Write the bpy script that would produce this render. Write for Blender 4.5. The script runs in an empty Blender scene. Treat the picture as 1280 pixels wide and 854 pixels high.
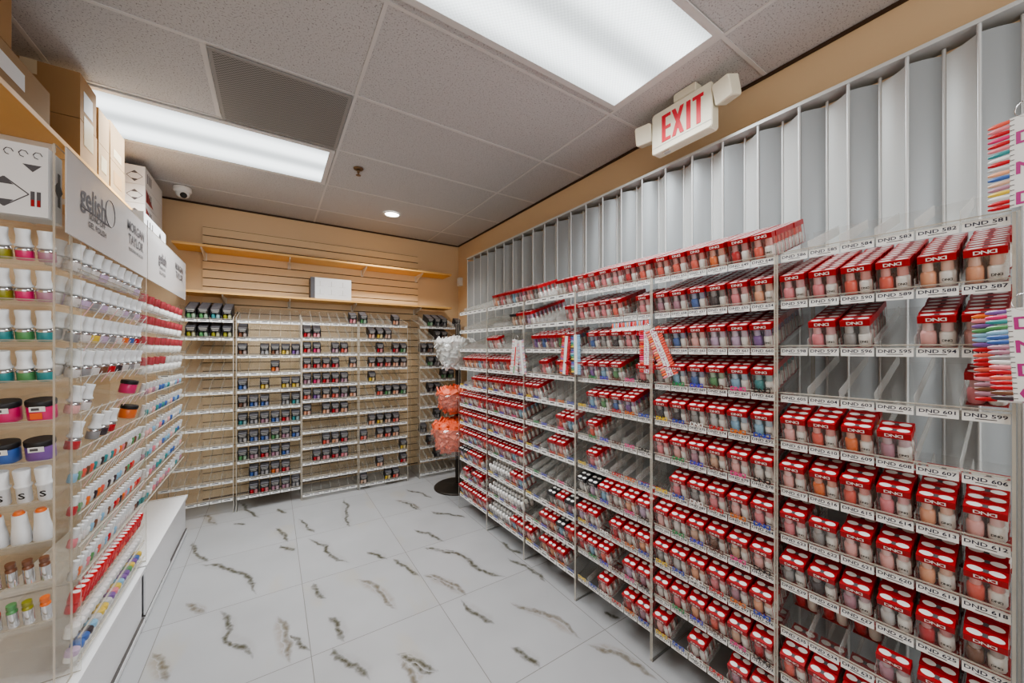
import bpy, bmesh, math, random
from mathutils import Matrix, Vector
R = random.Random(7)
PI = math.pi
scene = bpy.context.scene
COL = scene.collection
H = 1.37            # eye height
CEIL = 2.68
XR = 1.977          # right wall
YB = 4.264          # back wall
XL = -1.10          # left wall

# ------------------------------------------------------------------ materials
def new_mat(name):
    m = bpy.data.materials.new(name); m.use_nodes = True
    nt = m.node_tree; nt.nodes.clear()
    out = nt.nodes.new('ShaderNodeOutputMaterial')
    return m, nt, out
def nd(nt, t, **kw):
    n = nt.nodes.new(t)
    for k, v in kw.items():
        if k in n.inputs.keys(): n.inputs[k].default_value = v
        else: setattr(n, k, v)
    return n
def lin(c):
    return tuple(((x/255)/12.92 if x/255 <= .04045 else ((x/255+.055)/1.055)**2.4) for x in c) + (1,)
def plain(name, rgb, rough=.5, metal=0., var=.0, scale=30, coat=0, bump=0, spec=.5):
    m, nt, out = new_mat(name)
    b = nd(nt, 'ShaderNodeBsdfPrincipled'); b.inputs['Roughness'].default_value = rough
    b.inputs['Metallic'].default_value = metal; b.inputs['Base Color'].default_value = lin(rgb)
    b.inputs['Coat Weight'].default_value = coat; b.inputs['Specular IOR Level'].default_value = spec
    nt.links.new(b.outputs[0], out.inputs[0])
    if var or bump:
        tc = nd(nt, 'ShaderNodeTexCoord'); no = nd(nt, 'ShaderNodeTexNoise'); no.inputs['Scale'].default_value = scale
        no.inputs['Detail'].default_value = 3
        nt.links.new(tc.outputs['Object'], no.inputs['Vector'])
        if var:
            mp = nd(nt, 'ShaderNodeMapRange'); mp.inputs['To Min'].default_value = 1-var; mp.inputs['To Max'].default_value = 1+var*.5
            nt.links.new(no.outputs[0], mp.inputs[0])
            mx = nd(nt, 'ShaderNodeVectorMath', operation='SCALE'); mx.inputs[0].default_value = lin(rgb)[:3]
            nt.links.new(mp.outputs[0], mx.inputs['Scale']); nt.links.new(mx.outputs[0], b.inputs['Base Color'])
        if bump:
            bp = nd(nt, 'ShaderNodeBump'); bp.inputs['Strength'].default_value = bump; bp.inputs['Distance'].default_value = .002
            nt.links.new(no.outputs[0], bp.inputs['Height']); nt.links.new(bp.outputs[0], b.inputs['Normal'])
    return m
def objcol(name, rough=.3, coat=.3, mixw=0.0):
    m, nt, out = new_mat(name)
    b = nd(nt, 'ShaderNodeBsdfPrincipled'); b.inputs['Roughness'].default_value = rough; b.inputs['Coat Weight'].default_value = coat
    oi = nd(nt, 'ShaderNodeObjectInfo')
    if mixw:
        mx = nd(nt, 'ShaderNodeMix', data_type='RGBA'); mx.inputs[0].default_value = mixw
        nt.links.new(oi.outputs['Color'], mx.inputs[6]); mx.inputs[7].default_value = (.8, .8, .8, 1)
        nt.links.new(mx.outputs[2], b.inputs['Base Color'])
    else: nt.links.new(oi.outputs['Color'], b.inputs['Base Color'])
    nt.links.new(b.outputs[0], out.inputs[0])
    return m
def clear(name, tint=(.97, .97, .96), haze=.05, gloss=.05, edge=.35, hazecol=(.8, .8, .78), rough=.06):
    """thin clear plastic: transparent with a facing-dependent gloss and a little haze"""
    m, nt, out = new_mat(name)
    t = nd(nt, 'ShaderNodeBsdfTransparent'); t.inputs[0].default_value = tint + (1,)
    g = nd(nt, 'ShaderNodeBsdfGlossy'); g.inputs['Roughness'].default_value = rough; g.inputs[0].default_value = (.95, .95, .95, 1)
    d = nd(nt, 'ShaderNodeBsdfDiffuse'); d.inputs[0].default_value = hazecol + (1,)
    lw = nd(nt, 'ShaderNodeLayerWeight'); lw.inputs[0].default_value = .25
    mp = nd(nt, 'ShaderNodeMapRange'); mp.inputs['To Min'].default_value = gloss; mp.inputs['To Max'].default_value = edge
    nt.links.new(lw.outputs['Facing'], mp.inputs[0])
    m1 = nd(nt, 'ShaderNodeMixShader'); m1.inputs[0].default_value = haze
    nt.links.new(t.outputs[0], m1.inputs[1]); nt.links.new(d.outputs[0], m1.inputs[2])
    m2 = nd(nt, 'ShaderNodeMixShader'); nt.links.new(mp.outputs[0], m2.inputs[0])
    nt.links.new(m1.outputs[0], m2.inputs[1]); nt.links.new(g.outputs[0], m2.inputs[2])
    nt.links.new(m2.outputs[0], out.inputs[0])
    return m
def emis(name, rgb, s):
    m, nt, out = new_mat(name)
    e = nd(nt, 'ShaderNodeEmission'); e.inputs[0].default_value = lin(rgb); e.inputs[1].default_value = s
    nt.links.new(e.outputs[0], out.inputs[0]); return m

M = {}
M['wall'] = plain('tan wall paint', (222, 194, 158), .7, var=.05, scale=1.5)
M['trimshade'] = plain('dark trim and its shadow', (70, 50, 34), .6)  # angle trim, with its shadow line put into the dark colour
M['slat'] = plain('maple slatwall laminate', (226, 198, 160), .55, var=.06, scale=6)
M['groove'] = plain('slatwall groove', (96, 70, 44), .7)
M['maple'] = plain('maple shelf laminate', (226, 178, 112), .45, var=.06, scale=5)
M['acr'] = clear('clear acrylic sheet', tint=(.985,.985,.98), haze=.015, gloss=.012, edge=.11)
M['shelf_acr'] = clear('clear acrylic shelf', tint=(.985,.985,.98), haze=.035, gloss=.015, edge=.14)
M['div'] = clear('acrylic divider', tint=(.95, .95, .94), haze=.22, gloss=.04, edge=.25, hazecol=(.9, .89, .86))
M['edge'] = clear('acrylic edge', tint=(.8, .78, .72), haze=.5, gloss=.05, edge=.3, hazecol=(.66, .61, .53))
M['lip'] = clear('acrylic lip', haze=.05, gloss=.02, edge=.12, hazecol=(.85, .85, .85))
M['sleeve'] = clear('clear box sleeve', haze=.05, gloss=.02, edge=.15)
M['frost'] = clear('frosted header acrylic', haze=.62, gloss=.04, edge=.2, hazecol=(.72, .70, .70))
M['card'] = plain('white price card', (226, 226, 224), .6)
M['ink'] = plain('dark blue ink', (40, 44, 66), .6)
M['black'] = plain('black print', (24, 24, 26), .5)
M['greyink'] = plain('grey print', (88, 86, 90), .6)
M['red'] = plain('red carton', (164, 20, 27), .4, var=.06, scale=40)
M['white'] = plain('white plastic', (232, 232, 230), .35, coat=.2)
M['whitemat'] = plain('white carton', (225, 225, 226), .6, var=.03, scale=10)
M['obj'] = objcol('tinted lacquer')
M['objpale'] = objcol('tinted lacquer pale', mixw=.35)
M['metal'] = plain('brushed steel', (176, 176, 172), .35, metal=.8)
M['slotmetal'] = plain('grey enamelled steel', (168, 168, 166), .45)
M['chrome'] = plain('chrome', (220, 220, 222), .12, metal=1)
M['cap'] = plain('white bottle cap', (224, 226, 228), .4)
M['glass'] = plain('bottle glass', (206, 204, 204), .15, coat=.4)
M['board'] = plain('brown cardboard', (166, 130, 88), .8, var=.08, scale=8)
M['board2'] = plain('pale cardboard', (160, 132, 98), .8, var=.08, scale=8)
M['tape'] = plain('packing tape', (206, 190, 160), .3)
M['cabinet'] = plain('white cabinet laminate', (226, 226, 228), .45)
M['track'] = plain('cabinet dark track', (84, 80, 78), .5)
M['iron'] = plain('bronze black iron', (52, 46, 40), .45, metal=.4)
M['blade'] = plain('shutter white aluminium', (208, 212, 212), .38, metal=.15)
M['bladeshade'] = plain('shutter shaded aluminium', (158, 163, 166), .36, metal=.2)  # same white blades; shade on alternate folds put into the colour
M['rod'] = plain('shutter rod', (212, 214, 214), .3, metal=.3)
M['exitbody'] = plain('ivory plastic', (226, 220, 200), .5)
M['exitred'] = plain('exit red', (206, 34, 52), .45)
M['blackbox'] = plain('black carton', (38, 36, 38), .45)
M['palegrey'] = plain('pale print', (190, 188, 184), .6)
M['bracket'] = plain('white bracket enamel', (222, 216, 208), .5)
M['redcap'] = plain('red cap', (206, 24, 30), .3, coat=.3)
M['orangebag'] = plain('orange bag', (236, 108, 72), .45, var=.3, scale=25)
M['whitebag'] = plain('white bag', (226, 226, 226), .4, var=.1, scale=25)
M['bowl'] = clear('clear bowl', haze=.05, gloss=.03, edge=.2)
M['orangetag'] = plain('orange tag', (240, 110, 60), .5)
M['stainless'] = plain('brass head', (120, 96, 70), .4, metal=.6)
M['purple'] = plain('magenta print', (176, 60, 130), .5)

PAL = {'rose': (200, 84, 92), 'pale pink': (232, 176, 174), 'pink': (226, 134, 144), 'hot pink': (214, 60, 116), 'coral': (226, 100, 84), 'red': (192, 34, 44),
       'orange': (228, 118, 58), 'peach': (232, 168, 134), 'nude': (214, 176, 152), 'mauve': (178, 132, 150), 'purple': (128, 92, 158),
       'blue': (70, 104, 170), 'light blue': (140, 184, 214), 'teal': (64, 142, 146), 'green': (94, 150, 98), 'yellow': (222, 192, 84),
       'brown': (122, 82, 62), 'grey': (150, 148, 150), 'dark': (66, 54, 60), 'silver': (196, 196, 198), 'clear': (214, 208, 206), 'white': (226, 226, 226), 'olive': (146, 144, 52), 'lilac': (196, 172, 202)}
STUFFM = {}
def stuff_mat(c):
    if c not in STUFFM: STUFFM[c] = plain('lacquer ' + c, PAL[c], .3, coat=.3)
    return STUFFM[c]

# floor: marble tiles with olive veins, position-based
def floor_mat():
    m, nt, out = new_mat('veined porcelain tile')
    L = nt.links.new
    geo = nd(nt, 'ShaderNodeNewGeometry')
    b = nd(nt, 'ShaderNodeBsdfPrincipled'); b.inputs['Roughness'].default_value = .3; b.inputs['Specular IOR Level'].default_value = .3
    sep = nd(nt, 'ShaderNodeSeparateXYZ'); L(geo.outputs['Position'], sep.inputs[0])
    def math_(op, a, bb=None):
        n = nd(nt, 'ShaderNodeMath', operation=op)
        for i, v in enumerate((a, bb)):
            if v is None: continue
            if isinstance(v, (int, float)): n.inputs[i].default_value = v
            else: L(v, n.inputs[i])
        return n.outputs[0]
    T = .607
    tx = math_('DIVIDE', math_('SUBTRACT', sep.outputs[0], .146), T)
    ty = math_('DIVIDE', math_('SUBTRACT', sep.outputs[1], 1.857), T)
    fx = math_('FRACT', tx); fy = math_('FRACT', ty)
    def edge(f):
        d = math_('MINIMUM', f, math_('SUBTRACT', 1.0, f))
        return math_('LESS_THAN', d, .0028)
    grout = math_('MAXIMUM', edge(fx), edge(fy))
    cell = nd(nt, 'ShaderNodeCombineXYZ'); L(math_('FLOOR', tx), cell.inputs[0]); L(math_('FLOOR', ty), cell.inputs[1])
    wn = nd(nt, 'ShaderNodeTexWhiteNoise', noise_dimensions='3D'); L(cell.outputs[0], wn.inputs['Vector'])
    off = nd(nt, 'ShaderNodeVectorMath', operation='SCALE'); L(wn.outputs['Color'], off.inputs[0]); off.inputs['Scale'].default_value = 1.3
    base = nd(nt, 'ShaderNodeVectorMath', operation='ADD'); L(geo.outputs['Position'], base.inputs[0]); L(off.outputs[0], base.inputs[1])
    def veins(rot, loc, scl, scale, thr, mthr, mscale):
        mp = nd(nt, 'ShaderNodeMapping'); mp.inputs['Rotation'].default_value = (0, 0, rot); mp.inputs['Scale'].default_value = scl; mp.inputs['Location'].default_value = loc
        L(base.outputs[0], mp.inputs[0])
        no = nd(nt, 'ShaderNodeTexNoise'); no.inputs['Scale'].default_value = scale; no.inputs['Detail'].default_value = 5; no.inputs['Roughness'].default_value = .55
        L(mp.outputs[0], no.inputs['Vector'])
        a = math_('ABSOLUTE', math_('SUBTRACT', no.outputs[0], .5))
        mr = nd(nt, 'ShaderNodeMapRange'); mr.inputs['From Min'].default_value = 0; mr.inputs['From Max'].default_value = thr; mr.inputs['To Min'].default_value = 1; mr.inputs['To Max'].default_value = 0
        L(a, mr.inputs[0])
        n2 = nd(nt, 'ShaderNodeTexNoise'); n2.inputs['Scale'].default_value = mscale; n2.inputs['Detail'].default_value = 1
        L(mp.outputs[0], n2.inputs['Vector'])
        mm = nd(nt, 'ShaderNodeMapRange'); mm.inputs['From Min'].default_value = mthr; mm.inputs['From Max'].default_value = mthr+.06
        L(n2.outputs[0], mm.inputs[0])
        return math_('MULTIPLY', mr.outputs[0], mm.outputs[0]), no
    v3, n3 = veins(.4, (7.3, 5.7, 0), (2.2, .9, 1), 1.3, .07, .60, 2.2)
    cn = nd(nt, 'ShaderNodeTexNoise'); cn.inputs['Scale'].default_value = 3; L(base.outputs[0], cn.inputs['Vector'])
    tone = nd(nt, 'ShaderNodeMix', data_type='RGBA'); L(cn.outputs[0], tone.inputs[0]); tone.inputs[6].default_value = lin((152, 152, 153)); tone.inputs[7].default_value = lin((169, 169, 171))
    at = nd(nt, 'ShaderNodeAttribute'); at.attribute_name = 'vein'; sa = nd(nt, 'ShaderNodeSeparateXYZ'); L(at.outputs['Color'], sa.inputs[0])
    n5 = nd(nt, 'ShaderNodeTexNoise'); n5.inputs['Scale'].default_value = 38; n5.inputs['Detail'].default_value = 4; L(geo.outputs['Position'], n5.inputs['Vector'])
    brk = nd(nt, 'ShaderNodeMapRange'); brk.inputs['From Min'].default_value = .32; brk.inputs['From Max'].default_value = .58; brk.inputs['To Min'].default_value = .45; L(n5.outputs[0], brk.inputs[0])
    vint = math_('MULTIPLY', sa.outputs[0], brk.outputs[0])
    vc = nd(nt, 'ShaderNodeMix', data_type='RGBA'); L(sa.outputs[1], vc.inputs[0]); vc.inputs[6].default_value = lin((56, 58, 44)); vc.inputs[7].default_value = lin((122, 100, 66))
    c0 = nd(nt, 'ShaderNodeMix', data_type='RGBA'); L(math_('MULTIPLY', v3, .16), c0.inputs[0]); L(tone.outputs[2], c0.inputs[6]); c0.inputs[7].default_value = lin((176, 160, 120))
    c1 = nd(nt, 'ShaderNodeMix', data_type='RGBA'); L(vint, c1.inputs[0]); L(c0.outputs[2], c1.inputs[6]); L(vc.outputs[2], c1.inputs[7])
    c2 = nd(nt, 'ShaderNodeMix', data_type='RGBA'); L(math_('MULTIPLY', grout, .75), c2.inputs[0]); L(c1.outputs[2], c2.inputs[6]); c2.inputs[7].default_value = lin((104, 99, 92))
    L(c2.outputs[2], b.inputs['Base Color']); L(b.outputs[0], out.inputs[0])
    return m
def ceil_mat():
    m, nt, out = new_mat('speckled ceiling tile')
    L = nt.links.new
    geo = nd(nt, 'ShaderNodeNewGeometry'); b = nd(nt, 'ShaderNodeBsdfPrincipled'); b.inputs['Roughness'].default_value = .9; b.inputs['Specular IOR Level'].default_value = .1
    no = nd(nt, 'ShaderNodeTexNoise'); no.inputs['Scale'].default_value = 150; no.inputs['Detail'].default_value = 2.5; no.inputs['Roughness'].default_value = .7
    L(geo.outputs['Position'], no.inputs['Vector'])
    cr = nd(nt, 'ShaderNodeValToRGB'); cr.color_ramp.elements[0].position = .34; cr.color_ramp.elements[0].color = lin((112, 108, 107))
    cr.color_ramp.elements[1].position = .43; cr.color_ramp.elements[1].color = lin((196, 194, 193))
    L(no.outputs[0], cr.inputs[0]); L(cr.outputs[0], b.inputs['Base Color'])
    L(b.outputs[0], out.inputs[0]); return m
def lens_mat():
    m, nt, out = new_mat('prismatic troffer lens')
    L = nt.links.new
    tc = nd(nt, 'ShaderNodeTexCoord'); sp = nd(nt, 'ShaderNodeSeparateXYZ'); L(tc.outputs['Object'], sp.inputs[0])
    a = nd(nt, 'ShaderNodeMath', operation='ABSOLUTE'); L(sp.outputs[1], a.inputs[0])
    s = nd(nt, 'ShaderNodeMath', operation='SUBTRACT'); L(a.outputs[0], s.inputs[0]); s.inputs[1].default_value = .14
    s2 = nd(nt, 'ShaderNodeMath', operation='ABSOLUTE'); L(s.outputs[0], s2.inputs[0])
    mr = nd(nt, 'ShaderNodeMapRange', interpolation_type='SMOOTHSTEP'); mr.inputs['From Min'].default_value = .02; mr.inputs['From Max'].default_value = .13
    mr.inputs['To Min'].default_value = 2.9; mr.inputs['To Max'].default_value = 1.4; L(s2.outputs[0], mr.inputs[0])
    vo = nd(nt, 'ShaderNodeTexChecker'); vo.inputs['Scale'].default_value = 110; L(tc.outputs['Object'], vo.inputs['Vector'])
    mr2 = nd(nt, 'ShaderNodeMapRange'); mr2.inputs['To Min'].default_value = .92; mr2.inputs['To Max'].default_value = 1.06; L(vo.outputs['Fac'], mr2.inputs[0])
    mu = nd(nt, 'ShaderNodeMath', operation='MULTIPLY'); L(mr.outputs[0], mu.inputs[0]); L(mr2.outputs[0], mu.inputs[1])
    e = nd(nt, 'ShaderNodeEmission'); e.inputs[0].default_value = (.93, .985, 1, 1); L(mu.outputs[0], e.inputs[1])
    L(e.outputs[0], out.inputs[0]); return m
M['floor'] = floor_mat(); M['ceil'] = ceil_mat(); M['lens'] = lens_mat()
M['tbar'] = plain('ceiling grid bar', (208, 205, 202), .6)
M['ventframe'] = plain('vent frame grey', (150, 147, 144), .6)
M['down'] = emis('downlight glow', (255, 250, 240), 9)
def grille_mat():
    m, nt, out = new_mat('perforated return grille')
    L = nt.links.new
    tc = nd(nt, 'ShaderNodeTexCoord'); ch = nd(nt, 'ShaderNodeTexChecker'); ch.inputs['Scale'].default_value = 120
    L(tc.outputs['Object'], ch.inputs['Vector']); ch.inputs[1].default_value = lin((150, 147, 144)); ch.inputs[2].default_value = lin((104, 102, 100))
    b = nd(nt, 'ShaderNodeBsdfPrincipled'); b.inputs['Roughness'].default_value = .7; L(ch.outputs[0], b.inputs['Base Color']); L(b.outputs[0], out.inputs[0]); return m
M['grille'] = grille_mat()

# ------------------------------------------------------------------ mesh builder
TXT = {}
def text_geo(s):
    """flat lettering as (verts, faces), height of capitals = 1, centred on x, base at 0"""
    if s in TXT: return TXT[s]
    cu = bpy.data.curves.new('t', 'FONT'); cu.body = s; cu.resolution_u = 2; cu.offset = .018
    o = bpy.data.objects.new('t', cu); COL.objects.link(o)
    dg = bpy.context.evaluated_depsgraph_get()
    me = bpy.data.meshes.new_from_object(o.evaluated_get(dg))
    v = [tuple(x.co) for x in me.vertices]; f = [tuple(p.vertices) for p in me.polygons]
    bpy.data.objects.remove(o); bpy.data.curves.remove(cu); bpy.data.meshes.remove(me)
    if v:
        x0 = min(a[0] for a in v); x1 = max(a[0] for a in v); h = .69
        v = [((a[0]-(x0+x1)/2)/h, a[1]/h, 0) for a in v]
    TXT[s] = (v, f); return TXT[s]
class MB:
    def __init__(s): s.v = []; s.f = []; s.m = []; s.sm = []; s.mats = []
    def mi(s, m):
        if m not in s.mats: s.mats.append(m)
        return s.mats.index(m)
    def add(s, v, f, mat, T=None, smooth=False):
        o = len(s.v); k = s.mi(mat)
        if T is not None: v = [tuple(T @ Vector(a)) for a in v]
        s.v += v
        for q in f: s.f.append(tuple(i+o for i in q)); s.m.append(k); s.sm.append(smooth)
        return s
    def box(s, a, b, mat, T=None, skip=''):
        (x0, y0, z0), (x1, y1, z1) = a, b
        v = [(x0,y0,z0),(x1,y0,z0),(x1,y1,z0),(x0,y1,z0),(x0,y0,z1),(x1,y0,z1),(x1,y1,z1),(x0,y1,z1)]
        F = {'b': (0,3,2,1), 't': (4,5,6,7), 'f': (0,1,5,4), 'k': (2,3,7,6), 'l': (3,0,4,7), 'r': (1,2,6,5)}
        return s.add(v, [F[k] for k in F if k not in skip], mat, T)
    def lathe(s, prof, mat, T=None, n=12, caps=True, smooth=True):
        v = []; f = []
        for (r, z) in prof:
            for i in range(n):
                a = 2*PI*i/n; v.append((r*math.cos(a), r*math.sin(a), z))
        for j in range(len(prof)-1):
            for i in range(n):
                k = (i+1) % n; f.append((j*n+i, j*n+k, (j+1)*n+k, (j+1)*n+i))
        s.add(v, f, mat, T, smooth)
        if caps:
            e = (len(prof)-1)*n
            for (cap, z) in ((tuple(range(n-1, -1, -1)), 0), (tuple(e+i for i in range(n)), 1)):
                s.add([v[i] for i in cap], [tuple(range(n))], mat, T)
        return s
    def quad(s, p, mat, T=None): return s.add(p, [tuple(range(len(p)))], mat, T)
    def tube(s, pts, r, mat, n=8, closed=False):
        P = [Vector(p) for p in pts]; v = []; f = []
        for i, p in enumerate(P):
            a = P[i-1] if (i or closed) else p; b = P[(i+1) % len(P)] if (i < len(P)-1 or closed) else p
            d = (b-a).normalized(); u = d.cross(Vector((0, 0, 1)))
            if u.length < 1e-3: u = d.cross(Vector((0, 1, 0)))
            u.normalize(); w = d.cross(u)
            for k in range(n): t = 2*PI*k/n; v.append(tuple(p+u*(r*math.cos(t))+w*(r*math.sin(t))))
        m = len(P)
        for i in range(m if closed else m-1):
            for k in range(n): f.append((i*n+k, i*n+(k+1) % n, ((i+1) % m)*n+(k+1) % n, ((i+1) % m)*n+k))
        s.add(v, f, mat, None, True)
        if not closed: s.add(v[:n], [tuple(range(n))], mat); s.add(v[-n:], [tuple(range(n-1, -1, -1))], mat)
        return s
    def text(s, txt, mat, T, h, sx=1., mirror=False):
        v, f = text_geo(txt); m = -1 if mirror else 1
        v = [(a[0]*h*sx*m, a[1]*h, 0) for a in v]
        return s.add(v, f, mat, T)
    def mesh(s, name):
        me = bpy.data.meshes.new(name); me.from_pydata(s.v, [], s.f)
        for m in s.mats: me.materials.append(m)
        me.polygons.foreach_set('material_index', s.m); me.polygons.foreach_set('use_smooth', s.sm); me.update(); return me
def Tm(x=0, y=0, z=0): return Matrix.Translation((x, y, z))
def Rx(a): return Matrix.Rotation(a, 4, 'X')
def Ry(a): return Matrix.Rotation(a, 4, 'Y')
def Rz(a): return Matrix.Rotation(a, 4, 'Z')
FRONT = Rx(PI/2)                                    # lettering lying in xy turned to face -y
def ob(name, data, parent=None, mat=None, color=None):
    if isinstance(data, MB): data = data.mesh(name)
    o = bpy.data.objects.new(name, data); COL.objects.link(o)
    if parent is not None: o.parent = parent
    if mat is not None: o.matrix_basis = mat
    if color is not None: o.color = color
    return o
def tag(o, label, cat=None, group=None, kind=None):
    if label: o['label'] = label
    if cat: o['category'] = cat
    if group: o['group'] = group
    if kind: o['kind'] = kind
    return o
def thing(name, label, cat, mat=None, group=None):
    o = bpy.data.objects.new(name, None); COL.objects.link(o); o.empty_display_size = .05
    if mat is not None: o.matrix_basis = mat
    return tag(o, label, cat, group)
def struct(name, mb, parent=None):
    o = ob(name, mb, parent)
    if parent is None: o['kind'] = 'structure'
    return o
ORD = ['top', 'second', 'third', 'fourth', 'fifth', 'sixth', 'seventh', 'eighth', 'ninth', 'tenth', 'eleventh', 'twelfth']
NTH = ['first', 'second', 'third', 'fourth', 'fifth', 'sixth', 'seventh', 'eighth', 'ninth', 'tenth', 'eleventh', 'twelfth', 'thirteenth', 'fourteenth', 'fifteenth', 'sixteenth', 'seventeenth', 'eighteenth', 'nineteenth', 'twentieth', 'twenty-first', 'twenty-second']

# ------------------------------------------------------------------ room shell
Y0 = -1.6
def cell(u, v):
    """floor point seen at photograph pixel (u, v)"""
    r = (u-640)/458; k = H*458/(v-437)
    return Vector(((.5476+.8368*r)*k, (.8368-.5476*r)*k))
VA = ["380,560 410,600 400,660 470,700 505,745", "300,385 400,400 480,425 520,500", "280,295 295,350 335,375", "715,285 780,310 800,350 875,378", "895,440 990,490 1055,555 b",
 "790,585 830,620 855,680", "630,655 680,670 725,715", "600,580 630,660 650,760 b", "810,700 830,740 900,770 955,825", "1050,725 1110,745 1150,790 1215,790", "735,455 750,485 785,515",
 "1040,360 1090,390 1145,432", "940,335 975,345 1020,365", "1155,425 1220,440 1290,485 b", "1120,250 1180,265 1240,297", "1045,138 1100,150 1150,180 b", "680,210 710,240 745,262", "855,130 865,200 883,240",
 "250,530 285,555 330,565 b", "120,720 160,770 180,835 b", "590,245 620,265 640,300", "1155,320 1220,330 1280,337", "430,228 480,232", "320,195 345,205 370,235 b", "455,148 490,180 535,205", "600,170 640,188", "610,310 640,325 668,332", "1080,735 1110,800 1140,850 b"]
VB = ["400,560 540,610 660,695 b", "100,365 220,390 290,445 385,470", "90,460 180,490 240,540 b", "220,550 290,610 345,640", "400,725 460,765 510,800", "680,715 800,750 940,850 b", "360,340 400,370 450,385",
 "390,400 470,440 530,490", "20,150 80,165 120,185", "110,230 180,240 240,255", "740,595 800,620", "0,195 40,205 75,225", "0,750 50,770 135,815"]
VEINS = []
for (lst, ox, oy, sc) in ((VA, 150, 580, 420/1280), (VB, 500, 560, 400/1162)):
    for q in lst:
        w = q.split(); br = w[-1] == 'b'
        VEINS.append(([cell(ox+float(a.split(',')[0])*sc, oy+float(a.split(',')[1])*sc) for a in w if ',' in a], br))
RV = random.Random(11)
for q in range(26):                       # tiles outside the measured part
    x, y = RV.uniform(XL, XR), RV.uniform(-1.5, .75); a = RV.uniform(1.2, 2.2); l_ = RV.uniform(.15, .4)
    VEINS.append(([Vector((x, y)), Vector((x+l_*.5*math.cos(a)+RV.uniform(-.03, .03), y+l_*.5*math.sin(a))), Vector((x+l_*math.cos(a), y+l_*math.sin(a)))], RV.random() < .35))
fm = MB().box((XL-.1, Y0, -.1), (XR+.1, YB+.1, 0), M['floor'])
FA_ = [(0, 0, 0)]*8
for vi, (pts, br) in enumerate(VEINS):
    # fractal subdivision of the polyline
    P = [p.copy() for p in pts]
    for it in range(4):
        Q = []
        for a, c in zip(P, P[1:]):
            d = c-a; n_ = Vector((-d.y, d.x)); Q += [a, (a+c)/2+n_*RV.uniform(-.12, .12)]
        P = Q+[P[-1]]
    PF = P; PC = [pts[0]]
    for a, c in zip(pts, pts[1:]): PC += [(a+c)/2, c]
    for (wid, inten, hue, dz) in ((.017, 1.0, .12, .0006), (.034, .42 if br else .16, .9 if br else .5, .0003)):
        if wid < .02 and br: inten = .85; hue = .4
        P = PF if wid < .02 else PC; W_n = 5 if wid < .02 else 1
        base = len(fm.v); prof = (-1, -.45, 0, .45, 1); amp = (0, .75, 1, .75, 0); m_ = len(P)
        sh_ = RV.uniform(-.35, .35); ww = 1
        for i_, p in enumerate(P):
            d = (P[min(i_+W_n, m_-1)]-P[max(i_-W_n, 0)]); d.normalize(); n_ = Vector((-d.y, d.x)); t = i_/(m_-1)
            ww = .75*ww+.25*RV.uniform(.3, 1.8); tap = min(1, t*6, (1-t)*6)*.85+.15; w2 = wid*ww*tap
            for k_ in range(5):
                o_ = p+n_*(w2*(prof[k_]+(sh_ if wid > .02 else 0))); fm.v.append((o_.x, o_.y, dz+vi*4e-6+i_*1.5e-6)); FA_.append((amp[k_]*inten*tap, hue, 0))
        for i_ in range(m_-1):
            for k_ in range(4): fm.f.append((base+i_*5+k_+1, base+i_*5+k_, base+(i_+1)*5+k_, base+(i_+1)*5+k_+1)); fm.m.append(0); fm.sm.append(False)
fme = fm.mesh('floor'); ca = fme.attributes.new('vein', 'FLOAT_VECTOR', 'POINT'); ca.data.foreach_set('vector', [q for a in FA_ for q in a])
struct('floor', fme)
struct('ceiling', MB().box((XL-.1, Y0, CEIL), (XR+.1, YB+.1, CEIL+.08), M['ceil']))
struct('wall_back', MB().box((XL-.1, YB, 0), (XR+.1, YB+.1, CEIL), M['wall']))
struct('wall_right', MB().box((XR, Y0, 0), (XR+.1, YB, CEIL), M['wall']))
struct('wall_left', MB().box((XL-.1, Y0, 0), (XL, YB, CEIL), M['wall']))
struct('trim_1', MB().box((XR-.012, Y0, CEIL-.014), (XR-.0005, YB-.013, CEIL-.001), M['trimshade']))
struct('trim_2', MB().box((XL+.013, YB-.012, CEIL-.014), (XR-.013, YB-.0005, CEIL-.001), M['trimshade']))
# ceiling grid: T-bars
GX = [-.86, .36, 1.57]; GY = [2.63+.61*k for k in range(-6, 3)]
n = 3
for gx in GX:
    struct('trim_%d' % n, MB().box((gx-.008, Y0, CEIL-.004), (gx+.008, YB-.015, CEIL-.0005), M['tbar'])); n += 1
for gy in GY:
    struct('trim_%d' % n, MB().box((XL+.001, gy-.008, CEIL-.0035), (XR-.015, gy+.008, CEIL-.0006), M['tbar'])); n += 1
struct('trim_%d' % n, MB().box((-.25-.011, 2.03, CEIL-.0032), (-.25+.011, 2.62, CEIL-.0007), M['tbar'])); n += 1
# back wall slatwall panelling
sw = MB(); sx0, sx1 = -.52, 1.447; pitch = .0762; z = .05; y1 = YB-.0005; yf = YB-.019
sw.box((sx0, yf+.008, .02), (sx1, y1, 2.47), M['groove'])
z = 2.465
while z > .06:
    zb = max(z-pitch+.009, .02)
    sw.box((sx0, yf, zb), (sx1, yf+.009, z), M['slat']); z -= pitch
tag(ob('slatwall_panel', sw), 'maple slatwall panelling covering the middle of the back wall', 'wall panel')['kind'] = 'structure'
struct('baseboard_back', MB().box((XL+.001, YB-.012, 0.001), (sx0-.002, YB-.0005, .09), M['wall']))

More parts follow.
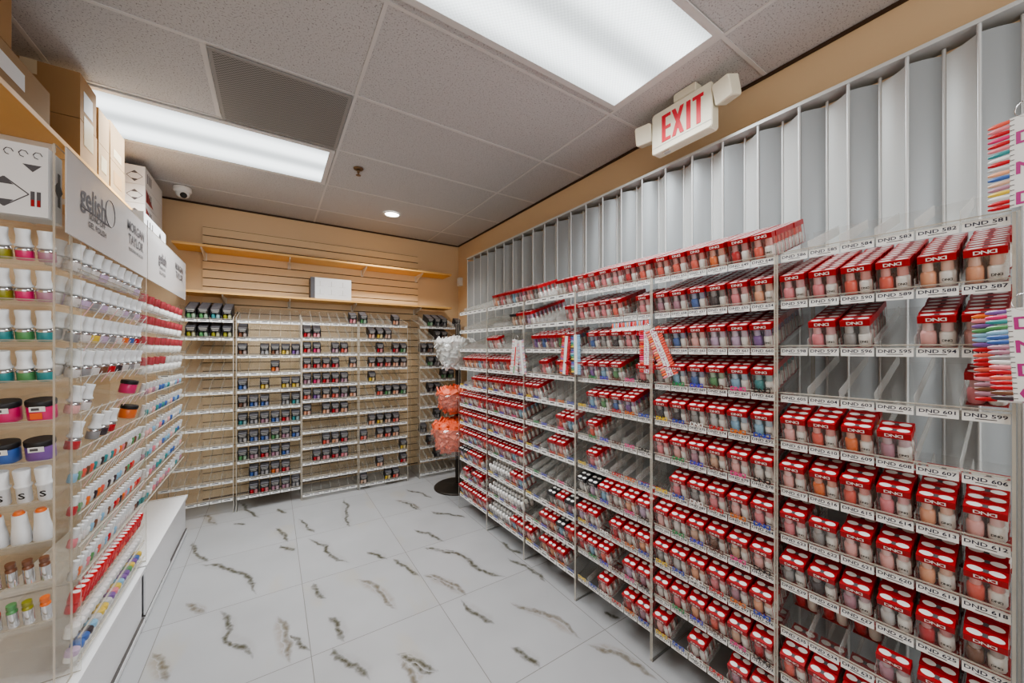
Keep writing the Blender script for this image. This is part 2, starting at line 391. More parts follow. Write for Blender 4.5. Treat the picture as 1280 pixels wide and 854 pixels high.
# ------------------------------------------------------------------ ceiling fixtures
def troffer(x0, x1, y0, y1, label):
    cx, cy = (x0+x1)/2, (y0+y1)/2
    t = thing('ceiling_light', label, 'ceiling light', Tm(cx, cy, CEIL), 'fluorescent troffers in the ceiling')
    w, d = (x1-x0)/2, (y1-y0)/2; fr = MB(); b = .03
    for a, c in (((-w,-d),(w,-d+b)), ((-w,d-b),(w,d)), ((-w,-d+b),(-w+b,d-b)), ((w-b,-d+b),(w,d-b))):
        fr.box((a[0],a[1],-.012), (c[0],c[1],-.005), M['tbar'])
    ob('frame', fr, t)
    ob('diffuser', MB().box((-w+b,-d+b,-.010), (w-b,d-b,-.006), M['lens']), t)
troffer(.375, 1.555, .785, 1.365, 'large fluorescent ceiling light with prismatic lens, near the exit sign')
troffer(-.845, .345, 2.645, 3.225, 'fluorescent ceiling light above the cardboard cartons, beyond the return grille')
g = thing('ceiling_vent', 'grey perforated square return air grille in the ceiling', 'vent', Tm(.055, 2.325, CEIL))
ob('grille_face', MB().box((-.275,-.28,-.011),(.275,.28,-.006), M['grille']), g)
fr = MB()
for a, c in (((-.29,-.295),(.29,-.28)), ((-.29,.28),(.29,.295)), ((-.29,-.28),(-.275,.28)), ((.275,-.28),(.29,.28))): fr.box((a[0],a[1],-.012),(c[0],c[1],-.005), M['ventframe'])
ob('frame', fr, g)
d = thing('downlight', 'small round recessed downlight glowing in the far ceiling', 'ceiling light', Tm(.966, 3.587, CEIL))
ob('trim_ring', MB().lathe([(.078,-.006),(.082,-.010),(.066,-.012),(.064,-.006)], M['white'], None, 28, caps=False), d)
ob('lamp_face', MB().lathe([(.064,-.009),(.064,-.007)], M['down'], None, 28), d)
s = thing('fire_sprinkler', 'small brass fire sprinkler head hanging from the ceiling', 'sprinkler', Tm(.52, 2.82, CEIL))
ob('escutcheon', MB().lathe([(.034,-.004),(.03,-.012),(.014,-.016),(.012,-.004)], M['stainless'], None, 20), s)
ob('sprinkler_body', MB().lathe([(.009,-.016),(.009,-.034),(.004,-.036),(.004,-.048),(.016,-.050),(.018,-.053)], M['stainless'], None, 16), s)
c = thing('dome_camera', 'white dome security camera on the ceiling by the back wall', 'camera', Tm(-.606, 3.93, CEIL))
ob('housing', MB().lathe([(.058,-.004),(.06,-.03),(.055,-.04),(.046,-.046)], M['white'], None, 24), c)
ob('eyeball', MB().lathe([(.044,-.044),(.045,-.055),(.04,-.07),(.028,-.082),(.01,-.088)], M['white'], None, 24), c)
ob('lens', MB().lathe([(.001,-.0),(.022,-.002),(.022,-.012),(.01,-.016),(.001,-.016)], M['black'], Tm(.012,-.03,-.07) @ Rx(-.9) @ Tm(0,0,0), 16), c)
s = thing('motion_sensor', 'small white motion sensor on the right wall near the back corner', 'sensor', Tm(XR, 4.17, 2.16))
ob('sensor_body', MB().box((-.045,-.035,0),(-.001,.035,.1), M['white']), s)
ob('sensor_window', MB().lathe([(.028,0),(.026,.006),(.016,.011)], M['whitemat'], Tm(-.045,0,.04) @ Ry(-PI/2), 16), s)

# exit sign: hangs from the ceiling, face towards -x
ex = thing('exit_sign', 'ivory EXIT sign with red letters and two emergency lamp heads', 'exit sign', Tm(1.74, 1.08, CEIL) @ Rz(-PI/2))
W2 = .162
def rounded(w, h, r, n=5):
    p = []
    for (cx, cy, a0) in ((w-r, h-r, 0), (-w+r, h-r, PI/2), (-w+r, -h+r, PI), (w-r, -h+r, 3*PI/2)):
        for i in range(n): a = a0+PI/2*i/(n-1); p.append((cx+r*math.cos(a), cy+r*math.sin(a)))
    return p
def slab(mb, w, h, r, y0, y1, mat, T=None, z=0, x=0, bev=.004):
    P = rounded(w, h, r); Q = rounded(w-bev, h-bev, max(r-bev*.5, .002)); n = len(P); v = []
    for (pp, y) in ((Q, y0), (P, y0+bev), (P, y1)): v += [(x+a, y, z+b) for a, b in pp]
    f = [tuple(range(n))[::1], tuple(range(3*n-1, 2*n-1, -1))]
    for j in range(2):
        for i in range(n): k = (i+1) % n; f.append((j*n+k, j*n+i, (j+1)*n+i, (j+1)*n+k))
    return mb.add(v, f, mat, T)
bd = MB(); slab(bd, W2, .108, .015, -.025, .03, M['exitbody'], z=-.16)
bd.box((-W2+.004,-.0262,-.235),(W2-.004,-.0252,-.232), M['palegrey'])
bd.box((-.1,-.012,-.2745),(-.07,.008,-.268), M['palegrey']); ob('sign_body', bd, ex)
lt = MB()
def bar(x0, z0, x1, z1): lt.box((x0,-.0275,z0),(x1,-.0252,z1), M['exitred'])
zb, zt = -.222, -.085; st = .021
X = -.10
bar(X, zb, X+st, zt)
for zz in (zb, (zb+zt)/2-.008, zt-.016): bar(X+st, zz, X+.05, zz+.016)
X = -.043
for sgn in (1, -1):
    a = (X if sgn > 0 else X+.062); bq = (X+.062-st if sgn > 0 else X-0+0)
    x0b, x0t = (X, X+.046) if sgn > 0 else (X+.046, X)
    yy = -.0275 if sgn > 0 else -.0279
    lt.add([(x0b,yy,zb),(x0b+st,yy,zb),(x0t+st,yy,zt),(x0t,yy,zt)], [(0,1,2,3)], M['exitred'])
bar(.036, zb, .036+st, zt)
bar(.068, zt-.016, .122, zt); bar(.087, zb, .087+st, zt-.016)
ob('exit_lettering', lt, ex)
ob('canopy', slab(MB(), .06, .022, .008, -.02, .03, M['exitbody'], z=-.025, x=.02), ex)
for sx in (-1, 1):
    hd = MB(); slab(hd, .045, .048, .012, -.06, .0, M['exitbody'], Tm(sx*(W2+.062), .02, -.118) @ Rz(-sx*.25) @ Rx(.25))
    hd.lathe([(.008,0),(.008,.03)], M['exitbody'], Tm(sx*(W2+.018), .02, -.12) @ Ry(PI/2) @ Tm(0,0,-.018), 10)
    ob('emergency_lamp_head', hd, ex)

# ------------------------------------------------------------------ accordion shutter on the right wall
sh = thing('accordion_shutter', 'white folding accordion shutter closed across the right wall', 'shutter', Tm(0,0,0))
ST = 2.385; SB = .06; FP = .1555; XF, XBK = 1.845, 1.895
tr = MB(); tr.box((1.835, -.75, ST), (1.925, 3.74, ST+.014), M['blade'])
ob('top_track', tr, sh); ob('bottom_track', MB().box((1.83, -.75, .001), (1.91, 3.74, .03), M['blade']), sh)
yf_ = 3.735; i = 0
bl_w = None
while yf_ > -.6:
    yb_ = yf_-FP/2
    for (xa, ya, xb, yb2, mt, rev) in ((XF, yf_, XBK, yb_, M['bladeshade'], 0), (XBK, yb_, XF, yf_-FP, M['blade'], 1)):
        d = Vector((xb-xa, yb2-ya, 0)); L_ = d.length; d.normalize(); nrm = Vector((-d.y, d.x, 0))
        v = []; m_ = 7
        for zz in (SB, ST-.025):
            for k in range(m_):
                t = .06+.88*k/(m_-1); bul = .006*math.sin(PI*t)*(1 if rev else -1)
                p = Vector((xa, ya, 0))+d*(L_*t)+nrm*bul; v.append((p.x, p.y, zz))
        f = [(k, k+1, m_+k+1, m_+k) for k in range(m_-1)]
        ob('blade', MB().add(v, f, mt, None, True), sh)
    ob('hinge_rod', MB().lathe([(.0055, SB-.02), (.0055, ST+.002)], M['rod'], Tm(XF, yf_, 0), 8), sh)
    ob('hinge_rod', MB().lathe([(.0055, SB-.02), (.0055, ST-.004)], M['rod'], Tm(XBK, yb_, 0), 8), sh)
    yf_ -= FP

# ------------------------------------------------------------------ acrylic display racks
TILT = math.radians(19.5)
LIPH = .015
def letters_dnd(mb, mat, T, h, sx=1.2):
    """the logo: D, N and a reversed D"""
    mb.text('D', mat, T @ Tm(-.95*h*sx, 0, 0), h, sx); mb.text('N', mat, T, h, sx); mb.text('D', mat, T @ Tm(.95*h*sx, 0, 0), h, sx, mirror=True)
def shelf_mesh(w, D, ncol, dividers):
    b = MB()
    b.box((0, 0, 0), (w, D, .004), M['shelf_acr'])
    b.box((0, D-.004, .004), (w, D, .03), M['shelf_acr'])
    b.box((0, -.0045, -.012), (w, -.0005, LIPH), M['lip'])
    b.box((0, -.0047, LIPH), (w, -.0003, LIPH+.0022), M['edge'])
    if dividers:
        for k in range(1, ncol): x = w*k/ncol; b.box((x-.001, .001, .004), (x+.001, D-.005, .036), M['div'])
    return b.mesh('shelf')
LOGOCOL = {'yellow': (225, 190, 40), 'blue': (36, 66, 170), 'white': (230, 230, 228), 'red': (190, 36, 40), 'orange': (206, 110, 40), 'green': (34, 140, 84), 'brown': (96, 52, 44), 'pink': (214, 60, 130), 'black': (34, 30, 30), 'violet': (60, 60, 190)}
lg = MB(); v_ = .0155; letters_dnd(lg, M['obj'], FRONT, v_, 1.15)
LOGO = lg.mesh('logo_sign')
ODD = [None, 'green', 'violet', 'brown', 'pink', 'black']; EVEN = ['yellow', 'blue', 'white', 'red', 'orange', 'blue']
PANEL = {}
def make_rack(name, label, cat, group, RM, w, D, zs, ncol, top, texts=None, logos=0, single_div=False, cards='strip', tilt=TILT, cardh=.024, nopanel=()):
    t = thing(name, label, cat, RM, group)
    key = (D, top)
    if key not in PANEL:
        p = MB(); pts = [(0, -.012, 0), (0, D+.01, 0), (0, D+.01, top+.11), (0, .0, top+.03), (0, -.012, top+.03)]
        th = .0055; n_ = len(pts)
        v = [(-th/2, a[1], a[2]) for a in pts]+[(th/2, a[1], a[2]) for a in pts]
        p.add(v, [tuple(range(n_)), tuple(range(2*n_-1, n_-1, -1))], M['acr'])
        p.add(v, [((i+1) % n_, i, n_+i, n_+(i+1) % n_) for i in range(n_)], M['edge'])
        PANEL[key] = p.mesh('side_panel')
    for k_, x in enumerate((-.003, w+.003)):
        if k_ not in nopanel: ob('side_panel', PANEL[key], t, Tm(x, 0, 0))
    sm = shelf_mesh(w-.001, D/math.cos(tilt)-.01, ncol, not single_div)
    dv = MB().box((-.001, .001, .004), (.001, D/math.cos(tilt)-.016, .036), M['div']).mesh('divider')
    cw = w/ncol
    strip = None
    if cards == 'strip':
        b = MB()
        for c_ in range(ncol):
            x = cw*(c_+.5); b.box((x-cw*.47, -.0065, -.0115), (x+cw*.47, -.0052, -.0115+cardh), M['card'])
            b.quad([(x-cw*.26, -.0067, .0), (x+cw*.26, -.0067, .0), (x+cw*.26, -.0067, .0065), (x-cw*.26, -.0067, .0065)], M['greyink'])
        strip = b.mesh('label_strip')
    for k, z in enumerate(zs):
        sh_ = ob('shelf', sm, t, Tm(.0005, .006, z) @ Rx(tilt))
        flat = Rx(-tilt)
        if strip: ob('label_strip', strip, sh_, Tm(0, -.006, -.004) @ flat)
        elif cards == 'text':
            for c_ in range(ncol):
                b = MB(); b.box((-cw*.47, -.0013, -.0115), (cw*.47, 0, .0125), M['card'])
                b.text(texts(k, c_), M['ink'], Tm(0, -.0016, -.001) @ FRONT, .0085, 1.32)
                b.quad([(-cw*.2, -.0016, -.0062), (cw*.22, -.0016, -.0062), (cw*.22, -.0016, -.0042), (-cw*.2, -.0016, -.0042)], M['greyink'])
                ob('label_card', b, sh_, Tm(cw*(c_+.5), -.0055, -.004) @ flat)
        if single_div:
            for c_ in range(1, ncol): ob('divider', dv, sh_, Tm(cw*c_, 0, 0))
        if logos and k >= logos:
            for c_, cn in enumerate(ODD if k % 2 else EVEN):
                if cn is None: continue
                l_ = ob('logo_sign', LOGO, sh_, Tm(cw*(c_+.5), -.0085, .0105) @ flat, lin(LOGOCOL[cn])); l_['label'] = cn+' cut-out letters'
    return t
# right-hand racks
RW, RD = .4585, .325
ZR = [1.677-.1547*k for k in range(11)]
def rack_x(y): return (1.0445*H-.025*y)
RYAW = -PI/2+math.atan(.025)
Yn = [.069+.4715*i for i in range(7)]
RM_R = []
def text_r(i):
    first = 586-0 if i == 0 else 653
    def f(k, c):
        nmb = (586 if i == 0 else (653 if i == 1 else 719))+6*k-c
        if i == 0 and k >= 3: nmb = 605+6*(k-3)-c if (k > 3 or c < 5) else 599
        return 'DND %d' % nmb
    return f
RNAME = ['nearest right-hand rack', 'second right-hand rack', 'third right-hand rack', 'fourth right-hand rack', 'fifth right-hand rack', 'farthest right-hand rack']
RLAB = ['clear acrylic tiered rack nearest the camera on the right, half-empty upper rows',
        'clear acrylic tiered rack second from camera on the right, nearly full of red packs',
        'clear acrylic tiered rack third from camera on the right, behind hanging colour charts',
        'clear acrylic tiered rack fourth from camera on the right, mostly bare middle shelves',
        'clear acrylic tiered rack fifth from camera on the right, silver bottles on lower shelves',
        'clear acrylic tiered rack farthest on the right, beside the black pole stand']
for i in range(6):
    yl = Yn[i+1]; rm = Tm(rack_x(yl), yl-.0065, 0) @ Rz(RYAW); RM_R.append(rm)
    make_rack('acrylic_display_rack', RLAB[i], 'display rack', 'acrylic racks along the right wall', rm, RW, RD, ZR, 6, 1.655, text_r(i), 0 if i == 0 else (3 if i < 3 else 4),
              single_div=(i < 2), cards='text' if i < 3 else 'strip')

# ------------------------------------------------------------------ red two-bottle packs
BW, BD, BH = .0655, .0335, .086
def bottle_prof_body(z0=0): return [(.0135, z0+.001), (.0148, z0+.004), (.0148, z0+.034), (.0125, z0+.041), (.009, z0+.043)]
def bottle_prof_cap(z0=0): return [(.0098, z0+.043), (.0104, z0+.045), (.0095, z0+.067)]
def pack_carton(b, red, logo=True, lite=False):
    x0, x1, y0, y1 = -BW/2, BW/2, 0, BD; zt, zb = BH, BH-.018
    b.quad([(x0,y0,zb),(x1,y0,zb),(x1,y0,zt),(x0,y0,zt)], red); b.quad([(x1,y1,zb),(x0,y1,zb),(x0,y1,zt),(x1,y1,zt)], red)
    b.quad([(x0,y1,zb),(x0,y0,zb),(x0,y0,zt),(x0,y1,zt)], red); b.quad([(x1,y0,zb),(x1,y1,zb),(x1,y1,zt),(x1,y0,zt)], red)
    b.quad([(x0,y0,zt),(x1,y0,zt),(x1,y1,zt),(x0,y1,zt)], red)
    b.quad([(x0,y0,.0005),(x0,y1,.0005),(x1,y1,.0005),(x1,y0,.0005)], red)
    for sx in (x0, x1):                                   # narrow red corner folds
        for (a, c) in ((y0, y0+.003), (y1-.003, y1)): b.quad([(sx,a,0),(sx,c,0),(sx,c,zb),(sx,a,zb)], red)
    for cx in (-.0165, .0165):
        n_ = 10 if lite else 18
        b.add([(cx+.0125*math.cos(2*PI*k/n_), BD/2+.0088*math.sin(2*PI*k/n_), zt+.0004) for k in range(n_)], [tuple(range(n_))], M['white'])
    b.quad([(-.0045,BD/2-.006,zt+.0003),(.0045,BD/2-.006,zt+.0003),(.0045,BD/2+.006,zt+.0003),(-.0045,BD/2+.006,zt+.0003)], M['greyink'])
    if logo: letters_dnd(b, M['white'], Tm(0, -.0004, zb+.0048) @ FRONT, .0085, 1.45)
    return b
def pack_sleeve(b):
    x0, x1, y0, y1 = -BW/2+.0003, BW/2-.0003, .0003, BD-.0003; zb = BH-.018
    b.quad([(x0,y0,0),(x1,y0,0),(x1,y0,zb),(x0,y0,zb)], M['sleeve']); b.quad([(x1,y1,0),(x0,y1,0),(x0,y1,zb),(x1,y1,zb)], M['sleeve'])
    b.quad([(x0,y1,0),(x0,y0,0),(x0,y0,zb),(x0,y1,zb)], M['sleeve']); b.quad([(x1,y0,0),(x1,y1,0),(x1,y1,zb),(x1,y0,zb)], M['sleeve'])
    return b
BLp, BRp = Tm(-.0165, BD/2, .001), Tm(.0165, BD/2, .001)
def lacquer_body(b, T, col, n=12): return b.lathe(bottle_prof_body(), col, T, n)
def lacquer_cap(b, T, col, n=12): return b.lathe(bottle_prof_cap(), col, T, n)
def gel_body(b, T, n=12, txt=True):
    b.lathe([(.0135,.001),(.0148,.004),(.0148,.035),(.0135,.0385),(.009,.041)], M['white'], T, n)
    if txt: letters_dnd(b, M['black'], (T or Matrix.Identity(4)) @ Tm(0, -.0152, .016) @ FRONT, .006, 1.0)
    return b
def gel_cap(b, T, col, n=12): return b.lathe([(.0105,.041),(.0115,.043),(.0105,.067)], col, T, n)
CARTON = pack_carton(MB(), M['red']).mesh('carton')
CARTONK = pack_carton(MB(), M['blackbox']).mesh('carton')
SLEEVE = pack_sleeve(MB()).mesh('sleeve')
LB = lacquer_body(MB(), None, M['obj']).mesh('lacquer_bottle'); LC = lacquer_cap(MB(), None, M['objpale']).mesh('cap')
GB = gel_body(MB(), None).mesh('gel_bottle'); GC = gel_cap(MB(), None, M['objpale']).mesh('cap')
def pack_single(red):
    b = MB(); pack_carton(b, red); pack_sleeve(b)
    lacquer_body(b, BLp, M['obj'], 10); lacquer_cap(b, BLp, M['objpale'], 10); gel_body(b, BRp, 10, False); gel_cap(b, BRp, M['objpale'], 10)
    return b.mesh('polish_pack')
PACK1, PACK1K = pack_single(M['red']), pack_single(M['blackbox'])
def pack_lite(b, T, red, col):
    q = MB(); pack_carton(q, red, False, True); pack_sleeve(q)
    lacquer_body(q, BLp, col, 6); lacquer_cap(q, BLp, col, 6); gel_body(q, BRp, 6, False); gel_cap(q, BRp, col, 6)
    for f, mi, sm in zip(q.f, q.m, q.sm): pass
    o = len(b.v); b.v += [tuple(T @ Vector(a)) for a in q.v]
    ks = [b.mi(m) for m in q.mats]
    for f, mi, sm in zip(q.f, q.m, q.sm): b.f.append(tuple(i+o for i in f)); b.m.append(ks[mi]); b.sm.append(sm)

# occupancy: rack -> shelf -> six slots, left to right; n = packs deep, (s, n) = starts s packs back, letter k = black-topped
OCC = {
 0: ['000000', '999999', '086088', '000002', '444200', '555555', '515555', '544555', '000155', '444444', '444444'],
 1: ['999999', '999999', '888888', '777777', '566666', '555555', '045554', '555555', '556555', '445555', '203022'],
 2: ['888888', '666604', '034530', '455502', '045550', '040000', '040000', 'kk4444', '440444', '444033', '004033'],
 3: ['450033', '900003', '033444', '003033', '440000', '000033', '000330', '000000', '000k3k', '0033k3', '303330'],
 4: ['044444', '0000k3', '220000', '333330', '666666', '666666', '555555', '555555', '000033', '000000', '000033'],
 5: ['000000', '000000', '000000', '033333', '000333', '555555', '444555', '555555', 'kk3330', '030330', '555555']}
ROWPAL = {
 (0,1): ['pink','pink','coral','coral','peach','peach'], (0,2): ['pink','pink','grey','pink','pale pink','pale pink'], (0,3): ['pink']*6,
 (0,4): ['pale pink','coral','orange','mauve','pink','pink'], (0,5): ['pale pink','orange','coral','pink','peach','pale pink'],
 (0,6): ['pink','grey','pale pink','pale pink','peach','coral'], (0,7): ['grey','dark','mauve','silver','red','brown'],
 (0,8): ['red','red','red','mauve','red','nude'], (0,9): ['coral','pink','mauve','pale pink','grey','mauve'], (0,10): ['pink','coral','mauve','nude','grey','mauve'],
 (1,0): ['coral','coral','coral','orange','red','coral'], (1,1): ['mauve','mauve','blue','dark','pink','peach'], (1,2): ['teal','blue','pale pink','lilac','lilac','purple'],
 (1,3): ['grey','light blue','blue','green','light blue','teal'], (1,4): ['dark','dark','grey','silver','light blue','light blue'], (1,5): ['pink','pale pink','mauve','nude','pale pink','clear'],
 (1,6): ['pink','pink','grey','pink','pale pink','pink'], (1,7): ['pale pink','clear','nude','brown','nude','pale pink'],
 (2,0): ['pink','red','pink','pink','red','coral'], (2,1): ['pink','pink','pink','coral','pink','pink'], (2,2): ['blue','blue','grey','dark','pink','pink'], (2,3): ['mauve','purple','light blue','green','pink','pink'],
 (2,4): ['green','light blue','green','blue','purple','pink'], (3,3): ['coral','coral','pink','coral','orange','orange'], (3,2): ['purple','purple','blue','mauve','green','blue']}
GEN = ['pale pink', 'pink', 'clear', 'mauve', 'coral', 'nude', 'silver', 'red', 'grey', 'lilac', 'light blue', 'peach']
packs = []
def project(p):
    f = (.5476*p.x+.8368*p.y); r = (.8368*p.x-.5476*p.y); return f, r
for i, rows in OCC.items():
    for k, row in enumerate(rows):
        for c_, ch in enumerate(row):
            if ch == '0': continue
            blk = ch == 'k'; n_ = 3 if blk else int(ch); start = 0
            pal = ROWPAL.get((i, k)); col = pal[c_] if pal else R.choice(GEN)
            if i == 0 and k == 3: start = 1
            SM = RM_R[i] @ Tm(.0005, .006, ZR[k]) @ Rx(TILT)
            for d_ in range(n_):
                if d_ >= 9: break
                T = SM @ Tm(RW/6*(c_+.5)+R.uniform(-.002, .002), .004+(start+d_)*.0347, .0045) @ Rz(R.uniform(-.02, .02))
                p = T.translation; f_, r_ = project(p); dist2 = f_*f_
                z_ = abs(p.z-H)
                if d_ == 0: area = BW*.05/dist2
                else: area = BW*BD*(abs(p.z-H)*math.cos(TILT)+.35*abs(r_))/max(f_, .1)/dist2*.55
                packs.append((area*(1+.4*(r_/max(f_, .1))**2), i, k, c_, d_, blk, col, T))
# packs 1-3 on the nearest rack's ninth shelf lie further back
for c_ in range(3):
    SM = RM_R[0] @ Tm(.0005, .006, ZR[8]) @ Rx(TILT)
    for d_ in range(3):
        T = SM @ Tm(RW/6*(c_+.5), .11+d_*.0347, .0045); packs.append((.0009, 0, 8, c_, d_+1, False, 'red', T))
packs.sort(key=lambda a: -a[0])
DEPTH = ['front', 'second in line', 'third in line', 'fourth in line', 'fifth in line', 'sixth in line', 'seventh in line', 'eighth in line', 'ninth in line']
rest = MB()
for j, (a, i, k, c_, d_, blk, col, T) in enumerate(packs):
    rgb = lin(PAL[col])
    if j < 300:
        head = ('black-topped ' if blk else '')+col+' polish pack'
        if d_ > 0: head += ' '+DEPTH[d_]
        shelf_ = 'bottom shelf' if k == 10 else ORD[k]+' shelf'
        lab = '%s, %s slot, %s, %s' % (head, ['leftmost', 'second', 'third', 'fourth', 'fifth', 'rightmost'][c_], shelf_, RNAME[i])
        if j < 95:
            t = thing('polish_pack', lab, 'polish pack', T, 'two-bottle polish packs on the right-hand racks')
            ob('carton', CARTONK if blk else CARTON, t); ob('sleeve', SLEEVE, t)
            o1 = ob('lacquer_bottle', LB, t, BLp, rgb); ob('cap', LC, o1, None, rgb)
            o2 = ob('gel_bottle', GB, t, BRp); ob('cap', GC, o2, None, rgb)
        else:
            o = ob('polish_pack', PACK1K if blk else PACK1, None, T, rgb); tag(o, lab, 'polish pack', 'two-bottle polish packs on the right-hand racks')
    else: pack_lite(rest, T, M['blackbox'] if blk else M['red'], stuff_mat(col))
tag(ob('polish_pack', rest), 'red-topped polish packs filling the rows behind on the right-hand racks', 'polish packs', kind='stuff')

# silver-capped small bottles, fifth rack lower shelves
sb = MB(); sb.lathe([(.012,.001),(.0135,.004),(.0135,.03),(.008,.036)], M['obj'], None, 10); sb.lathe([(.0095,.036),(.0125,.039),(.0125,.058),(.009,.064)], M['white'], None, 10)
SBM = sb.mesh('polish_bottle')
for k in (8, 9, 10):
    SM = RM_R[4] @ Tm(.0005, .006, ZR[k]) @ Rx(TILT)
    cmax = 8 if k != 9 else 12
    for c_ in range(cmax):
        for d_ in range(3):
            o = ob('polish_bottle', SBM, None, SM @ Tm(.022+c_*.0365+R.uniform(-.002,.002), .02+d_*.036, .0045), lin(PAL[R.choice(['silver', 'grey', 'clear'])]))
            tag(o, 'white-capped silver bottle, %s from left, %s row, %s shelf, fifth right-hand rack' % (NTH[c_], ['front', 'middle', 'back'][d_], 'bottom' if k == 10 else ORD[k]), 'bottle', 'silver bottles on the fifth right-hand rack')

# ------------------------------------------------------------------ back wall racks with black boxes
ZB1 = [1.612-.1495*k for k in range(11)]; ZB2 = [1.612-.1425*k for k in range(12)]
BR = [(-.742, 3.875, ZB1), (-.25, 3.855, ZB1), (.228, 3.825, ZB2), (.71, 3.80, ZB2), (1.31, 3.79, ZB2)]
BLAB = ['clear acrylic rack at left of back wall, black boxes on top two shelves only',
        'clear acrylic rack on back wall, second from left, many colourful black boxes',
        'clear acrylic rack on back wall, third from left, filled around its middle shelves',
        'clear acrylic rack on back wall, fourth from left, beside bare slatwall strip',
        'clear acrylic rack on back wall, behind the black pole stand']
BNAME = ['leftmost back-wall rack', 'second back-wall rack', 'third back-wall rack', 'fourth back-wall rack', 'rightmost back-wall rack']
BOCC = [['006666', '006666'], ['000000','400000','404444','000400','404044','444044','422444','444444','444440','044440','044444'],
        ['000003','550000','550550','444403','444440','444444','404440','000000','003330','044440','000000','000000'],
        ['400030','044400','004044','055544','040000','004444','000000','044440','404420','000004','004004','400440'],
        ['055502','006600','330320','055500','000440','044000','000000','003000','200000','033330','003300','000000']]
db = MB(); dbw, dbd, dbh = .066, .034, .088
db.box((-dbw/2,0,.050),(dbw/2,dbd,dbh), M['blackbox'])
for z0, z1, wq in ((.079,.084,.4), (.069,.074,.36), (.059,.063,.3)): db.quad([(-dbw*wq,-.0004,z0),(dbw*wq,-.0004,z0),(dbw*wq,-.0004,z1),(-dbw*wq,-.0004,z1)], M['palegrey'])
db.quad([(-dbw*.42,.004,dbh+.0003),(dbw*.42,.004,dbh+.0003),(dbw*.42,dbd-.004,dbh+.0003),(-dbw*.42,dbd-.004,dbh+.0003)], M['greyink'])
db.box((-dbw/2,0,0),(dbw/2,dbd,.004), M['blackbox']); db.box((-dbw/2,dbd-.002,.004),(dbw/2,dbd,.050), M['blackbox'])
for sx in (-1, 1): db.box((sx*dbw/2-(.002 if sx > 0 else 0),0,.004),(sx*dbw/2+(.002 if sx < 0 else 0),dbd-.002,.050), M['blackbox'])
for sx, mt in ((-1, M['obj']), (1, M['objpale'])): db.lathe([(.0135,.004),(.0145,.007),(.0145,.036),(.010,.044),(.010,.050)], mt, Tm(sx*.0155,.0165,0), 10)
DUAL = db.mesh('dip_powder_box')
BPAL = [['olive','green','green','teal'], ['blue','green','yellow','grey','purple','blue','red','teal','brown','orange','mauve'], ['pink','coral','red','mauve','purple','hot pink','peach'], ['coral','peach','yellow','green','red','nude'], ['grey','green','brown','dark']]
for i, (bx, by, zs) in enumerate(BR):
    rm = Tm(bx, by, 0) @ Rz(-.015)
    make_rack('acrylic_display_rack', BLAB[i], 'display rack', 'acrylic racks on the back wall', rm, .466, .325, zs, 6, 1.612, cards='strip', cardh=.021)
    for k, row in enumerate(BOCC[i]):
        for c_, ch in enumerate(row):
            if ch == '0' or k >= len(zs): continue
            col = R.choice(BPAL[i]); SM = rm @ Tm(.0005, .006, zs[k]) @ Rx(TILT)
            for d_ in range(min(int(ch), 6)):
                if d_ >= 2 and k > 1: break
                T = SM @ Tm(.466/6*(c_+.5), .004+d_*.0352, .0045)
                o = ob('dip_powder_box', DUAL, None, T, lin(PAL[col]))
                lab = 'black box with %s bottles%s, %s slot, %s shelf, %s' % (col, '' if d_ == 0 else ' '+DEPTH[d_], ['leftmost', 'second', 'third', 'fourth', 'fifth', 'rightmost'][c_], ORD[k], BNAME[i])
                tag(o, lab, 'box', 'black boxes on the back-wall racks')
# back wall wooden shelves
def wood_shelf(z, x0, x1, label, xs):
    t = thing('wall_shelf', label, 'shelf', Tm((x0+x1)/2, YB-.02, z), 'maple shelves on the back wall')
    w = (x1-x0)/2
    ob('shelf_board', MB().box((-w, -.262, 0), (w, -.001, .019), M['maple']), t)
    for x in xs:
        b = MB(); X = x-(x0+x1)/2; d = .004
        b.box((X-.012, -.004, -.07), (X+.012, -.001, -.001), M['bracket'])
        b.add([(X-d,-.004,-.001),(X-d,-.24,-.001),(X-d,-.24,-.016),(X-d,-.004,-.066),(X+d,-.004,-.001),(X+d,-.24,-.001),(X+d,-.24,-.016),(X+d,-.004,-.066)],
              [(0,1,2,3),(7,6,5,4),(0,4,5,1),(1,5,6,2),(2,6,7,3),(3,7,4,0)], M['bracket'])
        ob('bracket', b, t)
wood_shelf(2.235, -.68, 1.76, 'upper maple wall shelf, empty, near the ceiling of back wall', [-.50, .14, .82, 1.42])
wood_shelf(1.845, -.68, 1.76, 'lower maple wall shelf holding a white carton on back wall', [-.36, .14, .72, 1.40])
def carton(name, label, cat, T, w, d, h, mat, group=None, front=None, seam=True, top_tape=True):
    """carton with local -y as its front"""
    t = thing(name, label, cat, T, group)
    b = MB(); b.box((-w/2, 0, 0), (w/2, d, h-.002), mat)
    g = .0015
    b.box((-w/2, 0, h-.002), (w/2, d/2-g, h), mat); b.box((-w/2, d/2+g, h-.002), (w/2, d, h), mat)
    ob('carton_body', b, t)
    if top_tape: ob('tape', MB().box((-w/2-.0008, d/2-.024, h), (w/2+.0008, d/2+.024, h+.0008), M['tape']).box((-w/2-.0009, d/2-.024, h-.06), (-w/2-.0001, d/2+.024, h), M['tape']).box((w/2+.0001, d/2-.024, h-.06), (w/2+.0009, d/2+.024, h), M['tape']), t)
    if front:
        p = MB(); front(p); ob('printed_face', p, t)
    return t
def gridprint(w, h):
    def f(p):
        for a in range(3):
            for c_ in range(2):
                x = -w*.28+a*w*.28; z = h*.22+c_*h*.4
                p.box((x-w*.09,-.001,z),(x+w*.09,-.0003,z+.002), M['palegrey']); p.box((x-.002,-.001,z),(x+.002,-.0003,z+h*.25), M['palegrey'])
    return f
